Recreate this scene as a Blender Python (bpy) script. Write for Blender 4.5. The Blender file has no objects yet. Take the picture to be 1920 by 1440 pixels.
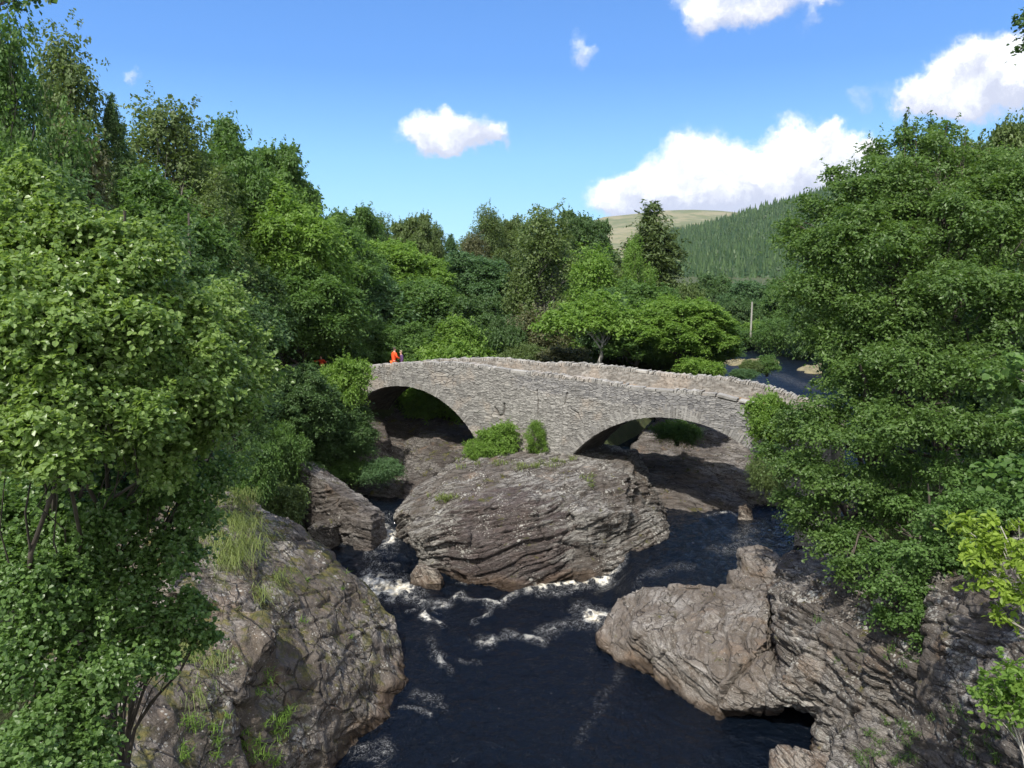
import bpy, bmesh, math, random, os
import numpy as np
from mathutils import Vector, Matrix
C = bpy.context.scene.collection
scene = bpy.context.scene
PI = math.pi
FAST = os.environ.get('PREVIEW', '')

# ------------------------------------------------------------------ camera
CAMZ = 13.6
PITCH = math.radians(8.3)
FPX = 1440.0
cd = bpy.data.cameras.new('camera'); cam = bpy.data.objects.new('camera', cd); C.objects.link(cam)
cd.sensor_width = 36; cd.lens = 27; cd.clip_end = 30000; cd.clip_start = 0.1
cam.location = (0, 0, CAMZ); cam.rotation_euler = (math.radians(90) - PITCH, 0, 0)
scene.camera = cam
scene.render.resolution_x = 1024; scene.render.resolution_y = 768

def ray(px, py):
    u = (px - 960) / FPX; v = (720 - py) / FPX
    return np.array([u, math.cos(PITCH) + v * math.sin(PITCH), -math.sin(PITCH) + v * math.cos(PITCH)])
def P(px, py, Y):
    d = ray(px, py); return np.array([0, 0, CAMZ]) + d * (Y / d[1])
def W(px, py, z):
    d = ray(px, py); return np.array([0, 0, CAMZ]) + d * ((z - CAMZ) / d[2])

# ------------------------------------------------------------------ noise
def _h(ix, iy, iz, seed):
    with np.errstate(over='ignore'):
        h = (ix.astype(np.uint32) * np.uint32(374761393) + iy.astype(np.uint32) * np.uint32(668265263)
             + iz.astype(np.uint32) * np.uint32(2246822519) + np.uint32((seed * 3266489917) & 0xffffffff))
        h = (h ^ (h >> np.uint32(13))) * np.uint32(1274126177)
        h = (h ^ (h >> np.uint32(16))) * np.uint32(2654435761)
        h = h ^ (h >> np.uint32(15))
    return h.astype(np.float64) / 4294967295.0
def vnoise(p, seed=0):
    p = np.asarray(p, float)
    i = np.floor(p).astype(np.int64); f = p - i; f = f * f * f * (f * (f * 6 - 15) + 10)
    out = 0
    for dx in (0, 1):
        for dy in (0, 1):
            for dz in (0, 1):
                w = (f[:, 0] if dx else 1 - f[:, 0]) * (f[:, 1] if dy else 1 - f[:, 1]) * (f[:, 2] if dz else 1 - f[:, 2])
                out = out + w * _h(i[:, 0] + dx, i[:, 1] + dy, i[:, 2] + dz, seed)
    return out * 2 - 1
def fbm(p, oct=4, seed=0, gain=0.5):
    p = np.asarray(p, float); a = 1; s = 0; t = 0
    for k in range(oct):
        s = s + a * vnoise(p * 2 ** k + 17.3 * k, seed + k); t += a; a *= gain
    return s / t
def cells2(x, y, seed=0, jit=0.8):
    """2-D jittered cells: returns (f1, f2, cell id random)"""
    ix = np.floor(x).astype(np.int64); iy = np.floor(y).astype(np.int64)
    f1 = np.full(x.shape, 9.0); f2 = np.full(x.shape, 9.0); idr = np.zeros(x.shape)
    z = np.zeros_like(ix)
    for dx in (-1, 0, 1):
        for dy in (-1, 0, 1):
            cx = ix + dx; cy = iy + dy
            px = cx + .5 + jit * (_h(cx, cy, z, seed) - .5); py = cy + .5 + jit * (_h(cx, cy, z, seed + 7) - .5)
            d = np.hypot(x - px, y - py); r = _h(cx, cy, z, seed + 13)
            near = d < f1
            f2 = np.where(near, f1, np.minimum(f2, d)); idr = np.where(near, r, idr); f1 = np.where(near, d, f1)
    return f1, f2, idr
def sstep(x, a, b):
    t = np.clip((x - a) / (b - a), 0, 1); return t * t * (3 - 2 * t)

# ------------------------------------------------------------------ materials
def mat(name):
    m = bpy.data.materials.new(name); m.use_nodes = True
    nt = m.node_tree; nt.nodes.clear()
    return m, nt
class NT:
    def __init__(s, nt): s.nt = nt
    def n(s, typ, **kw):
        nd = s.nt.nodes.new(typ)
        ins = kw.pop('ins', {})
        for k, v in kw.items(): setattr(nd, k, v)
        for k, v in ins.items(): s.set(nd, k, v)
        return nd
    def set(s, nd, k, v):
        sock = nd.inputs[k]
        if isinstance(v, bpy.types.NodeSocket): s.nt.links.new(v, sock)
        else: sock.default_value = v
    def math(s, op, a, b=0.0, c=None, clamp=False):
        nd = s.nt.nodes.new('ShaderNodeMath'); nd.operation = op; nd.use_clamp = clamp
        s.set(nd, 0, a); s.set(nd, 1, b)
        if c is not None: s.set(nd, 2, c)
        return nd.outputs[0]
    def mix(s, f, a, b, mode='MIX'):
        nd = s.nt.nodes.new('ShaderNodeMix'); nd.data_type = 'RGBA'; nd.blend_type = mode; nd.clamp_factor = True
        s.set(nd, 0, f); s.set(nd, 6, a); s.set(nd, 7, b)
        return nd.outputs[2]
    def noise(s, vec, scale, detail=4, rough=.55, dist=0.0, out=0):
        nd = s.n('ShaderNodeTexNoise', ins={'Vector': vec, 'Scale': scale, 'Detail': detail, 'Roughness': rough, 'Distortion': dist})
        return nd.outputs[out]
    def ramp(s, f, a, b, lo=0.0, hi=1.0, smooth=True):
        nd = s.nt.nodes.new('ShaderNodeMapRange'); nd.interpolation_type = 'SMOOTHSTEP' if smooth else 'LINEAR'
        s.set(nd, 0, f); s.set(nd, 1, a); s.set(nd, 2, b); s.set(nd, 3, lo); s.set(nd, 4, hi)
        return nd.outputs[0]
def rgb(r, g, b): return (r, g, b, 1.0)

def leaf_mat(name, ca, cb, trans=0.35, rough=0.5, spec=.35):
    m, nt = mat(name); N = NT(nt)
    a = N.n('ShaderNodeAttribute', attribute_name='tint')
    col = N.mix(a.outputs['Fac'], rgb(*ca), rgb(*cb))
    bs = N.n('ShaderNodeBsdfPrincipled', ins={'Base Color': col, 'Roughness': rough, 'Specular IOR Level': spec})
    tc = N.mix(0.5, col, rgb(min(1, cb[0] * 1.6), min(1, cb[1] * 1.7), cb[2] * .6))
    tr = N.n('ShaderNodeBsdfTranslucent', ins={'Color': tc})
    mx = N.n('ShaderNodeMixShader', ins={0: trans, 1: bs.outputs[0], 2: tr.outputs[0]})
    o = N.n('ShaderNodeOutputMaterial', ins={'Surface': mx.outputs[0]})
    return m

def bark_mat(name, ca, cb, scale=6):
    m, nt = mat(name); N = NT(nt)
    g = N.n('ShaderNodeNewGeometry')
    mp = N.n('ShaderNodeMapping', ins={'Vector': g.outputs['Position'], 'Scale': (1, 1, .25)})
    f = N.noise(mp.outputs[0], scale, 5, .6)
    col = N.mix(N.ramp(f, .35, .65), rgb(*ca), rgb(*cb))
    bp = N.n('ShaderNodeBump', ins={'Height': f, 'Strength': .6, 'Distance': .05})
    bs = N.n('ShaderNodeBsdfPrincipled', ins={'Base Color': col, 'Roughness': .85, 'Normal': bp.outputs[0]})
    N.n('ShaderNodeOutputMaterial', ins={'Surface': bs.outputs[0]})
    return m

def rock_mat(name, base=(.21, .195, .175), dark=(.085, .065, .06), pale=(.42, .40, .36), lichen=.5, moss=.3, bed=(.15, .25, 1.0), darkbias=0.0, stretch=5.0, patch=None, cracks=1.0):
    """banded schist: streaks along the bedding planes, white lichen spots, moss where it lies flat, a wet tan foot"""
    m, nt = mat(name); N = NT(nt)
    g = N.n('ShaderNodeNewGeometry'); pos = g.outputs['Position']
    b = Vector(bed).normalized(); q = b.rotation_difference(Vector((0, 0, 1))).to_euler()
    wn = N.noise(pos, .35, 3, .5, out=1)
    off = N.n('ShaderNodeVectorMath', operation='SCALE', ins={0: wn, 'Scale': .9})
    pw = N.n('ShaderNodeVectorMath', operation='ADD', ins={0: pos, 1: off.outputs[0]})
    rt = N.n('ShaderNodeMapping', ins={'Vector': pw.outputs[0], 'Rotation': tuple(q)})
    st = N.n('ShaderNodeMapping', ins={'Vector': rt.outputs[0], 'Scale': (1, 1, stretch)})
    streak = N.noise(st.outputs[0], 1.1, 7, .68)
    fine = N.noise(st.outputs[0], 7.0, 6, .7)
    big = N.noise(pos, .38, 4, .55)
    med = N.noise(pos, 3.0, 6, .65)
    col = N.mix(N.ramp(streak, .42, .56), rgb(*dark), rgb(*base))
    col = N.mix(N.ramp(big, .44 + darkbias, .56 + darkbias), N.mix(.72, col, rgb(dark[0] * .9, dark[1] * .86, dark[2] * .84)), col)
    pf = N.math('MULTIPLY', N.ramp(fine, .52, .70), N.ramp(big, .40, .60))
    col = N.mix(N.math('MULTIPLY', pf, .6), col, rgb(*pale))
    spk = N.noise(pos, 13, 6, .75); col = N.mix(N.math('MULTIPLY', N.ramp(spk, .50, .62), N.math('MULTIPLY', N.ramp(big, .36, .6), .45)), col, rgb(*pale)); col = N.mix(N.math('MULTIPLY', N.ramp(spk, .46, .36), .35), col, rgb(*(c * .6 for c in dark)))
    tan = N.noise(pos, .9, 4, .6)
    col = N.mix(N.math('MULTIPLY', N.ramp(tan, .56, .70), .32), col, rgb(.30, .20, .125))
    if patch:      # a dark stained area of its own shape
        dv = N.n('ShaderNodeVectorMath', operation='DISTANCE', ins={0: pw.outputs[0], 1: tuple(patch[0])})
        pr_ = N.math('ADD', dv.outputs['Value'], N.math('MULTIPLY', N.math('SUBTRACT', streak, .5), 5.0))
        col = N.mix(N.math('MULTIPLY', N.ramp(pr_, patch[1], patch[1] * .72), .78), col, N.mix(N.ramp(fine, .4, .65), rgb(.055, .040, .038), rgb(.13, .10, .095)))
    # open cracks and bedding joints
    ve = N.n('ShaderNodeTexVoronoi', feature='DISTANCE_TO_EDGE', ins={'Vector': st.outputs[0], 'Scale': .55})
    ve2 = N.n('ShaderNodeTexVoronoi', feature='DISTANCE_TO_EDGE', ins={'Vector': st.outputs[0], 'Scale': 2.1})
    ck1 = N.math('MULTIPLY', N.ramp(ve.outputs[0], .030, .004), N.ramp(med, .38, .5))
    ck2 = N.math('MULTIPLY', N.ramp(ve2.outputs[0], .050, .006), N.math('MULTIPLY', N.ramp(big, .40, .56), .75 * cracks))
    ck = N.math('MAXIMUM', ck1, ck2)
    col = N.mix(N.math('MULTIPLY', ck, .8), col, rgb(.028, .022, .018))
    gritn = N.noise(pos, 34, 4, .7); col = N.mix(.5, col, N.mix(N.ramp(gritn, .36, .64), rgb(.55, .54, .53), rgb(1.4, 1.4, 1.4)), 'MULTIPLY')
    # lichen spots
    vo = N.n('ShaderNodeTexVoronoi', ins={'Vector': pw.outputs[0], 'Scale': 3.2, 'Randomness': 1.0})
    vo2 = N.n('ShaderNodeTexVoronoi', ins={'Vector': pw.outputs[0], 'Scale': 9.0, 'Randomness': 1.0})
    big2 = N.noise(pos, .8, 3, .5)
    sz = N.math('MULTIPLY', N.ramp(big2, .5 - .1 * lichen, .72), .27 * lichen + .08)
    w1 = N.math('ADD', vo.outputs[0], N.math('MULTIPLY', N.math('SUBTRACT', med, .5), .5))
    l1 = N.math('LESS_THAN', w1, sz)
    w2 = N.math('ADD', vo2.outputs[0], N.math('MULTIPLY', N.math('SUBTRACT', fine, .5), .5))
    l2 = N.math('MULTIPLY', N.math('LESS_THAN', w2, N.math('ADD', sz, .10)), .7)
    li = N.math('MAXIMUM', l1, l2, clamp=True)
    if lichen > 0:
        col = N.mix(N.math('MULTIPLY', li, min(1, .55 + .3 * lichen)), col, rgb(.50, .49, .44))
    # moss
    sx = N.n('ShaderNodeSeparateXYZ', ins={0: g.outputs['Normal']})
    mo = N.noise(pos, 1.3, 7, .72)
    mf = N.math('MULTIPLY', N.ramp(mo, .60 - .14 * moss, .66 - .10 * moss), N.ramp(sx.outputs[2], .15, .8))
    mo2 = N.noise(pos, 5.0, 4, .7)
    mcol = N.mix(N.ramp(mo2, .4, .6), rgb(.045, .055, .014), rgb(.14, .125, .025))
    col = N.mix(N.math('MULTIPLY', mf, .85 if moss > 0 else 0), col, mcol)
    # wet foot
    ps = N.n('ShaderNodeSeparateXYZ', ins={0: pos})
    zz = N.math('ADD', ps.outputs[2], N.math('MULTIPLY', N.math('SUBTRACT', big2, .5), 1.2))
    foot = N.ramp(zz, .60, .10)
    col = N.mix(N.math('MULTIPLY', foot, .38), col, rgb(.26, .165, .095))
    wet = N.ramp(zz, .36, .10)
    col = N.mix(N.math('MULTIPLY', wet, .8), col, rgb(.035, .024, .016))
    h = N.math('ADD', N.math('MULTIPLY', streak, 1.0), N.math('MULTIPLY', fine, .5))
    h = N.math('ADD', h, N.math('MULTIPLY', med, .5))
    h = N.math('SUBTRACT', h, N.math('MULTIPLY', mf, -.1)); h = N.math('SUBTRACT', h, N.math('MULTIPLY', ck, .5)); h = N.math('ADD', h, N.math('MULTIPLY', gritn, .15))
    bp = N.n('ShaderNodeBump', ins={'Height': h, 'Strength': .9, 'Distance': .16})
    ro = N.math('SUBTRACT', .85, N.math('MULTIPLY', wet, .5))
    bs = N.n('ShaderNodeBsdfPrincipled', ins={'Base Color': col, 'Roughness': ro, 'Normal': bp.outputs[0], 'Specular IOR Level': .35})
    N.n('ShaderNodeOutputMaterial', ins={'Surface': bs.outputs[0]})
    return m

def simple_mat(name, col, rough=.8, var=.3, scale=8, metallic=0):
    m, nt = mat(name); N = NT(nt)
    g = N.n('ShaderNodeTexCoord')
    f = N.noise(g.outputs['Object'], scale, 4, .6)
    a = tuple(c * (1 - var) for c in col); b = tuple(min(1, c * (1 + var)) for c in col)
    c = N.mix(N.ramp(f, .3, .7), rgb(*a), rgb(*b))
    bs = N.n('ShaderNodeBsdfPrincipled', ins={'Base Color': c, 'Roughness': rough, 'Metallic': metallic})
    N.n('ShaderNodeOutputMaterial', ins={'Surface': bs.outputs[0]})
    return m

# ------------------------------------------------------------------ mesh helpers
def mesh_np(name, V, F, mats=None, smooth=False, attrs=None, fmat=None):
    """V (n,3), F (m,k) constant k; attrs {name: (domain, array)}"""
    V = np.ascontiguousarray(V, np.float32); F = np.ascontiguousarray(F, np.int32)
    me = bpy.data.meshes.new(name); m, k = F.shape
    me.vertices.add(len(V)); me.vertices.foreach_set('co', V.ravel())
    me.loops.add(m * k); me.loops.foreach_set('vertex_index', F.ravel())
    me.polygons.add(m); me.polygons.foreach_set('loop_start', np.arange(0, m * k, k, dtype=np.int32))
    if fmat is not None: me.polygons.foreach_set('material_index', np.ascontiguousarray(fmat, np.int32))
    me.polygons.foreach_set('use_smooth', np.full(m, smooth, dtype=bool))
    me.update(calc_edges=True)
    for kx, (dom, arr) in (attrs or {}).items():
        a = me.attributes.new(kx, 'FLOAT', dom); a.data.foreach_set('value', np.ascontiguousarray(arr, np.float32))
    for mm in (mats or []): me.materials.append(mm)
    return me
def link(name, me, parent=None, loc=None):
    o = bpy.data.objects.new(name, me); C.objects.link(o)
    if loc is not None: o.location = loc
    if parent is not None: o.parent = parent
    return o
def tag(o, label=None, cat=None, group=None, kind=None):
    if label: o['label'] = label
    if cat: o['category'] = cat
    if group: o['group'] = group
    if kind: o['kind'] = kind
    return o
def empty(name, loc=(0, 0, 0), rz=0.0):
    o = bpy.data.objects.new(name, None); C.objects.link(o); o.location = loc; o.rotation_euler = (0, 0, rz); return o

class MB:
    """collects quads/tris as numpy-friendly lists"""
    def __init__(s): s.v = []; s.f = []; s.n = 0
    def add(s, V, F):
        V = np.asarray(V, float); F = np.asarray(F, int)
        s.v.append(V); s.f.append(F + s.n); s.n += len(V)
    def box(s, c, size, R=None, jit=0.0, rng=None):
        x, y, z = [d / 2 for d in size]
        V = np.array([[-x, -y, -z], [x, -y, -z], [x, y, -z], [-x, y, -z], [-x, -y, z], [x, -y, z], [x, y, z], [-x, y, z]])
        if jit: V = V + rng.uniform(-jit, jit, V.shape)
        if R is not None: V = V @ np.asarray(R).T
        s.add(V + np.asarray(c), [[0, 3, 2, 1], [4, 5, 6, 7], [0, 1, 5, 4], [1, 2, 6, 5], [2, 3, 7, 6], [3, 0, 4, 7]])
    def tube(s, pts, radii, sides=7):
        pts = np.asarray(pts, float); n = len(pts); radii = np.broadcast_to(np.asarray(radii, float), (n,))
        T = np.gradient(pts, axis=0); T /= np.linalg.norm(T, axis=1)[:, None] + 1e-9
        up = np.array([0, 0, 1.0]); a = np.cross(T, up)
        bad = np.linalg.norm(a, axis=1) < .2; a[bad] = np.cross(T[bad], [1.0, 0, 0])
        a /= np.linalg.norm(a, axis=1)[:, None]
        for i in range(1, n):
            if a[i] @ a[i - 1] < 0: a[i] = -a[i]
        b = np.cross(T, a)
        th = np.arange(sides) * 2 * PI / sides
        V = pts[:, None, :] + radii[:, None, None] * (np.cos(th)[None, :, None] * a[:, None, :] + np.sin(th)[None, :, None] * b[:, None, :])
        V = V.reshape(-1, 3); F = []
        for i in range(n - 1):
            for j in range(sides):
                j2 = (j + 1) % sides
                F.append([i * sides + j, i * sides + j2, (i + 1) * sides + j2, (i + 1) * sides + j])
        s.add(V, F)
        s.add([pts[-1] + T[-1] * radii[-1]] + [V[(n - 1) * sides + j] for j in range(sides)],
              [[0, 1 + j, 1 + (j + 1) % sides, 1 + (j + 1) % sides] for j in range(0)] or np.zeros((0, 4), int))
    def mesh(s, name, mats, smooth=False, attrs=None):
        return mesh_np(name, np.concatenate(s.v), np.concatenate(s.f), mats, smooth, attrs)
# ------------------------------------------------------------------ sky, sun
SUN_AZ = (-0.30, -0.68)            # towards the sun: high, behind the viewer
SUN_EL = math.radians(55)
def build_light():
    d = Vector((SUN_AZ[0], SUN_AZ[1], 0)).normalized() * math.cos(SUN_EL); d.z = math.sin(SUN_EL)
    L = bpy.data.lights.new('sun', 'SUN'); L.energy = 4.1; L.angle = math.radians(.5); L.color = (1, .95, .87)
    o = bpy.data.objects.new('sun', L); C.objects.link(o)
    o.rotation_euler = d.to_track_quat('Z', 'Y').to_euler()
    w = bpy.data.worlds.new('World'); scene.world = w; w.use_nodes = True
    nt = w.node_tree; nt.nodes.clear(); N = NT(nt)
    sky = N.n('ShaderNodeTexSky', sky_type='NISHITA', sun_disc=False, sun_elevation=SUN_EL,
              sun_rotation=math.atan2(d.x, d.y), altitude=100, air_density=1.0, dust_density=0.3, ozone_density=3.0)
    tc = N.n('ShaderNodeTexCoord'); sp = N.n('ShaderNodeSeparateXYZ', ins={0: tc.outputs['Generated']})
    # deep clear northern blue, paler towards the horizon
    e1 = N.mix(N.ramp(sp.outputs[2], .02, .24, smooth=False), rgb(3.0, 6.4, 8.9), rgb(1.1, 3.3, 8.0))
    e2 = N.mix(N.ramp(sp.outputs[2], .14, .58, smooth=False), e1, rgb(.32, 1.10, 4.0))
    e3 = N.mix(N.ramp(sp.outputs[2], .55, 1.0, smooth=False), e2, rgb(.45, 1.3, 4.0))
    blue = N.mix(.78, sky.outputs[0], e3)
    y = N.math('MAXIMUM', sp.outputs[1], .02)
    u = N.math('DIVIDE', sp.outputs[0], y); v = N.math('DIVIDE', sp.outputs[2], y)
    uv = N.n('ShaderNodeCombineXYZ', ins={0: u, 1: v})
    n1 = N.noise(uv.outputs[0], 14, 6, .6, out=1)
    s1 = N.n('ShaderNodeVectorMath', operation='SUBTRACT', ins={0: n1, 1: (.5, .5, .5)})
    s2 = N.n('ShaderNodeVectorMath', operation='SCALE', ins={0: s1.outputs[0], 'Scale': .075})
    n2 = N.noise(uv.outputs[0], 60, 4, .6, out=1)
    s3 = N.n('ShaderNodeVectorMath', operation='SUBTRACT', ins={0: n2, 1: (.5, .5, .5)})
    s4 = N.n('ShaderNodeVectorMath', operation='SCALE', ins={0: s3.outputs[0], 'Scale': .022})
    w1 = N.n('ShaderNodeVectorMath', operation='ADD', ins={0: uv.outputs[0], 1: s2.outputs[0]})
    w2 = N.n('ShaderNodeVectorMath', operation='ADD', ins={0: w1.outputs[0], 1: s4.outputs[0]})
    sw = N.n('ShaderNodeSeparateXYZ', ins={0: w2.outputs[0]})
    U, V = sw.outputs[0], sw.outputs[1]
    # cloud puffs: (px, py, rx, ry, weight)
    puffs = [(1325, 30, 48, 48, .85), (1390, 22, 60, 34, .7), (1445, 8, 50, 26, .6), (1520, 40, 26, 30, .38), (1545, 0, 40, 18, .5), (1330, -60, 90, 50, 1), (1460, -70, 90, 60, 1),
             (1092, 90, 34, 38, .55),
             (800, 245, 48, 38, .95), (868, 238, 52, 34, 1.05), (925, 262, 30, 22, .8), (850, 266, 90, 20, .8), (765, 230, 30, 30, .35),
             (250, 138, 24, 16, .45), (1612, 180, 44, 22, .42),
             (1150, 365, 55, 38, 1.0), (1195, 350, 40, 34, 1), (1285, 318, 62, 58, 1.25), (1350, 330, 70, 50, 1.2), (1420, 318, 62, 50, 1.2), (1490, 285, 60, 48, 1.25),
             (1558, 240, 22, 22, .75), (1555, 285, 70, 45, 1.1), (1630, 275, 50, 30, .6), (1350, 372, 150, 40, 1.2), (1500, 345, 150, 60, 1.2), (1240, 380, 120, 30, 1.1), (1680, 330, 70, 36, .7),
             (1718, 182, 50, 30, .9), (1762, 150, 50, 42, 1.0), (1818, 112, 46, 44, 1.1), (1885, 118, 52, 46, 1.1), (1850, 180, 80, 40, 1.0), (1780, 208, 80, 26, .65), (1930, 140, 50, 46, .9),
             (2150, 60, 160, 80, 1), (-300, 250, 170, 60, 1), (-520, 90, 160, 70, 1), (2400, 330, 200, 60, 1), (700, -1400, 200, 70, 1)]
    tot = None; shade = None
    for (px, py, rx, ry, wt) in puffs:
        d0 = ray(px, py); u0, v0 = d0[0] / d0[1], d0[2] / d0[1]; k = 1 / FPX / d0[1]
        a = N.math('MULTIPLY', N.math('SUBTRACT', U, float(u0)), float(1 / (rx * k)))
        b = N.math('MULTIPLY', N.math('SUBTRACT', V, float(v0)), float(1 / (ry * k)))
        q = N.math('MULTIPLY_ADD', a, a, N.math('MULTIPLY', b, b))
        g = N.math('MULTIPLY', N.math('EXPONENT', N.math('MULTIPLY', q, -1.2)), wt)
        # lit from the upper left: signed offset of this puff
        l = N.math('MULTIPLY_ADD', a, -.35, N.math('MULTIPLY', b, .75))
        gl = N.math('MULTIPLY', g, l)
        tot = g if tot is None else N.math('ADD', tot, g)
        shade = gl if shade is None else N.math('ADD', shade, gl)
    det = N.noise(w2.outputs[0], 26, 6, .62)
    tot2 = N.math('ADD', tot, N.math('MULTIPLY', N.math('SUBTRACT', det, .5), .7))
    cov = N.ramp(tot2, .16, .90)
    cov = N.math('MULTIPLY', cov, N.ramp(sp.outputs[1], .05, .2))
    lit = N.math('DIVIDE', shade, N.math('MAXIMUM', tot, .05))
    lit = N.math('ADD', lit, N.math('MULTIPLY', N.math('SUBTRACT', det, .5), 1.6))
    litc = N.ramp(lit, -.50, .45)
    ccol = N.mix(litc, rgb(4.6, 4.9, 6.0), rgb(8.6, 8.7, 8.9))
    # unseen bright broken cloud added behind the viewer as neutral fill light
    nb_ = N.noise(tc.outputs['Generated'], 2.2, 7, .6)
    cb = N.math('MULTIPLY', N.ramp(nb_, .36, .56), N.ramp(sp.outputs[1], .10, -.25))
    blue = N.mix(cb, blue, rgb(11.0, 10.8, 10.4))
    col = N.mix(cov, blue, ccol)
    bg = N.n('ShaderNodeBackground', ins={'Color': col, 'Strength': .11})
    N.n('ShaderNodeOutputWorld', ins={'Surface': bg.outputs[0]})
    w['kind'] = 'structure'
build_light()
scene.view_settings.view_transform = 'Standard'; scene.view_settings.look = 'None'
scene.view_settings.exposure = 0.50; scene.view_settings.gamma = 1
scene.view_settings.use_curve_mapping = False
scene.cycles.max_bounces = 8; scene.cycles.diffuse_bounces = 5; scene.cycles.glossy_bounces = 2; scene.cycles.transmission_bounces = 4
scene.cycles.transparent_max_bounces = 4; scene.cycles.caustics_reflective = False; scene.cycles.caustics_refractive = False

# ------------------------------------------------------------------ rocks
def hull_bm(bm, pts):
    vs = [bm.verts.new(tuple(p)) for p in pts]
    r = bmesh.ops.convex_hull(bm, input=vs)
    dele = [g for g in set(r['geom_interior'] + r['geom_unused']) if isinstance(g, bmesh.types.BMVert)]
    if dele: bmesh.ops.delete(bm, geom=dele, context='VERTS')
def block(vis, back=(0, 3, 0), zb=-1.5, inset=None, extra=()):
    """vis: (px,py,z) surface points seen in the photo -> convex block: those points, pushed back and dropped down"""
    A = np.array([W(*p) for p in vis]); B = A + np.array(back); D = A.copy(); D[:, 2] = zb
    if inset is not None: D[:, :2] += np.array(inset)
    E = B.copy(); E[:, 2] = zb
    L = [A, B, D, E]
    if len(extra): L.append(np.array(extra))
    return np.concatenate(L)
def blockY(vis, back=(0, 3, 0), zb=-1.5, inset=None):
    return block([(a, b, float(P(a, b, Y)[2])) for a, b, Y in vis], back, zb, inset)
def rock(name, blocks, material, voxel=.09, amp=.18, layer=.32, lamp=.10, bed=(.15, .25, 1.0), seed=1, smooth_it=2, joints=.05, freq=.7, zmin=-1.2):
    bm = bmesh.new()
    for b in blocks: hull_bm(bm, b)
    me = bpy.data.meshes.new('tmp'); bm.to_mesh(me); bm.free()
    o = bpy.data.objects.new('tmp', me); C.objects.link(o)
    md = o.modifiers.new('r', 'REMESH'); md.mode = 'VOXEL'; md.voxel_size = voxel; md.adaptivity = 0
    dg = bpy.context.evaluated_depsgraph_get(); ev = o.evaluated_get(dg); me2 = bpy.data.meshes.new_from_object(ev)
    bpy.data.objects.remove(o)
    n = len(me2.vertices); V = np.zeros(n * 3, np.float32); me2.vertices.foreach_get('co', V); V = V.reshape(-1, 3).astype(float)
    E = np.zeros(len(me2.edges) * 2, np.int32); me2.edges.foreach_get('vertices', E); E = E.reshape(-1, 2)
    deg = np.bincount(E.ravel(), minlength=n).astype(float)
    def lap(X):
        S = np.zeros_like(X)
        for k in range(X.shape[1]):
            S[:, k] = np.bincount(E[:, 0], X[E[:, 1], k], n) + np.bincount(E[:, 1], X[E[:, 0], k], n)
        return S / np.maximum(deg, 1)[:, None]
    for _ in range(smooth_it): V = V * .4 + lap(V) * .6
    def normals(V):
        me2.vertices.foreach_set('co', V.astype(np.float32).ravel()); me2.update()
        Nn = np.zeros(n * 3, np.float32); me2.vertex_normals.foreach_get('vector', Nn); return Nn.reshape(-1, 3).astype(float)
    Nn = normals(V)
    for _ in range(3): Nn = Nn * .4 + lap(Nn) * .6
    Nn /= np.linalg.norm(Nn, axis=1)[:, None] + 1e-9
    b = np.array(bed, float); b /= np.linalg.norm(b)
    w = fbm(V * .25 + seed * 3.1, 2, seed) * .75 + fbm(V * 1.7, 2, seed + 4) * .05
    h = (V @ b + w) / layer
    # uneven layer thickness
    h = h + .35 * np.sin(h * 1.7 + seed) + .2 * np.sin(h * 4.1)
    li = np.floor(h).astype(np.int64); fr = h - li; z0 = np.zeros_like(li)
    off = _h(li, z0, z0, seed) - .5
    groove = np.exp(-((np.minimum(fr, 1 - fr)) / .13) ** 2)
    part = sstep(fbm(V * .9 + 31, 3, seed + 9), -.25, .25)          # the layering fades in and out over the face
    d = amp * fbm(V * freq, 4, seed + 1) + lamp * off * (.35 + .65 * part) * (1 - abs(Nn @ b)) * 1.6 - lamp * 1.0 * groove * part
    # joints across the bedding
    j = np.cross(b, [0.3, 1, 0.1]); j /= np.linalg.norm(j)
    hj = (V @ j + fbm(V * .5 + 7, 3, seed + 21) * .7) / 1.5
    fj = hj - np.floor(hj)
    d -= joints * np.exp(-((np.minimum(fj, 1 - fj)) / .03) ** 2) * sstep(fbm(V * .6 + 3, 2, seed + 5), -.1, .2)
    d += (_h(np.floor(hj).astype(np.int64), li // 3, z0, seed + 2) - .5) * lamp * .9
    for fq, am in ((1.3, .30), (2.9, .16), (6.1, .075)):
        rv = 1 - np.abs(vnoise(V * fq + 5 * seed, seed + 60)); d += amp * am * 1.0 * (rv ** 2 - .5)
    f1_, f2_, idc = cells2((V @ b) / .8 + V[:, 0] * .35, (V @ j) / .95 + V[:, 1] * .3, seed)
    d += amp * .55 * (idc - .5) * (1 - np.exp(-((f2_ - f1_) / .12) ** 2))
    crk = np.exp(-((f2_ - f1_) / .055) ** 2) * sstep(fbm(V * .5 + 11, 2, seed + 6), -.15, .15); d -= .075 * crk
    d += .03 * fbm(V * 7, 3, seed + 3)
    V = V + Nn * d[:, None]
    V[:, 2] = np.maximum(V[:, 2], zmin)
    me2.vertices.foreach_set('co', V.astype(np.float32).ravel()); me2.update()
    la = _h(li, z0, z0, seed + 40) * .6 + .4 * _h(li // 4, z0, z0, seed + 41)
    for kx, arr in (('lay', la), ('groove', np.clip(.9 * crk + groove * (.25 + .75 * part) + .8 * np.exp(-((np.minimum(fj, 1 - fj)) / .025) ** 2) * sstep(fbm(V * .6 + 3, 2, seed + 5), -.1, .2), 0, 1))):
        a_ = me2.attributes.new(kx, 'FLOAT', 'POINT'); a_.data.foreach_set('value', arr.astype(np.float32))
    me2.polygons.foreach_set('use_smooth', np.full(len(me2.polygons), True)); me2.materials.clear(); me2.materials.append(material); me2.name = name
    print(name, n)
    return link(name, me2)

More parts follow.
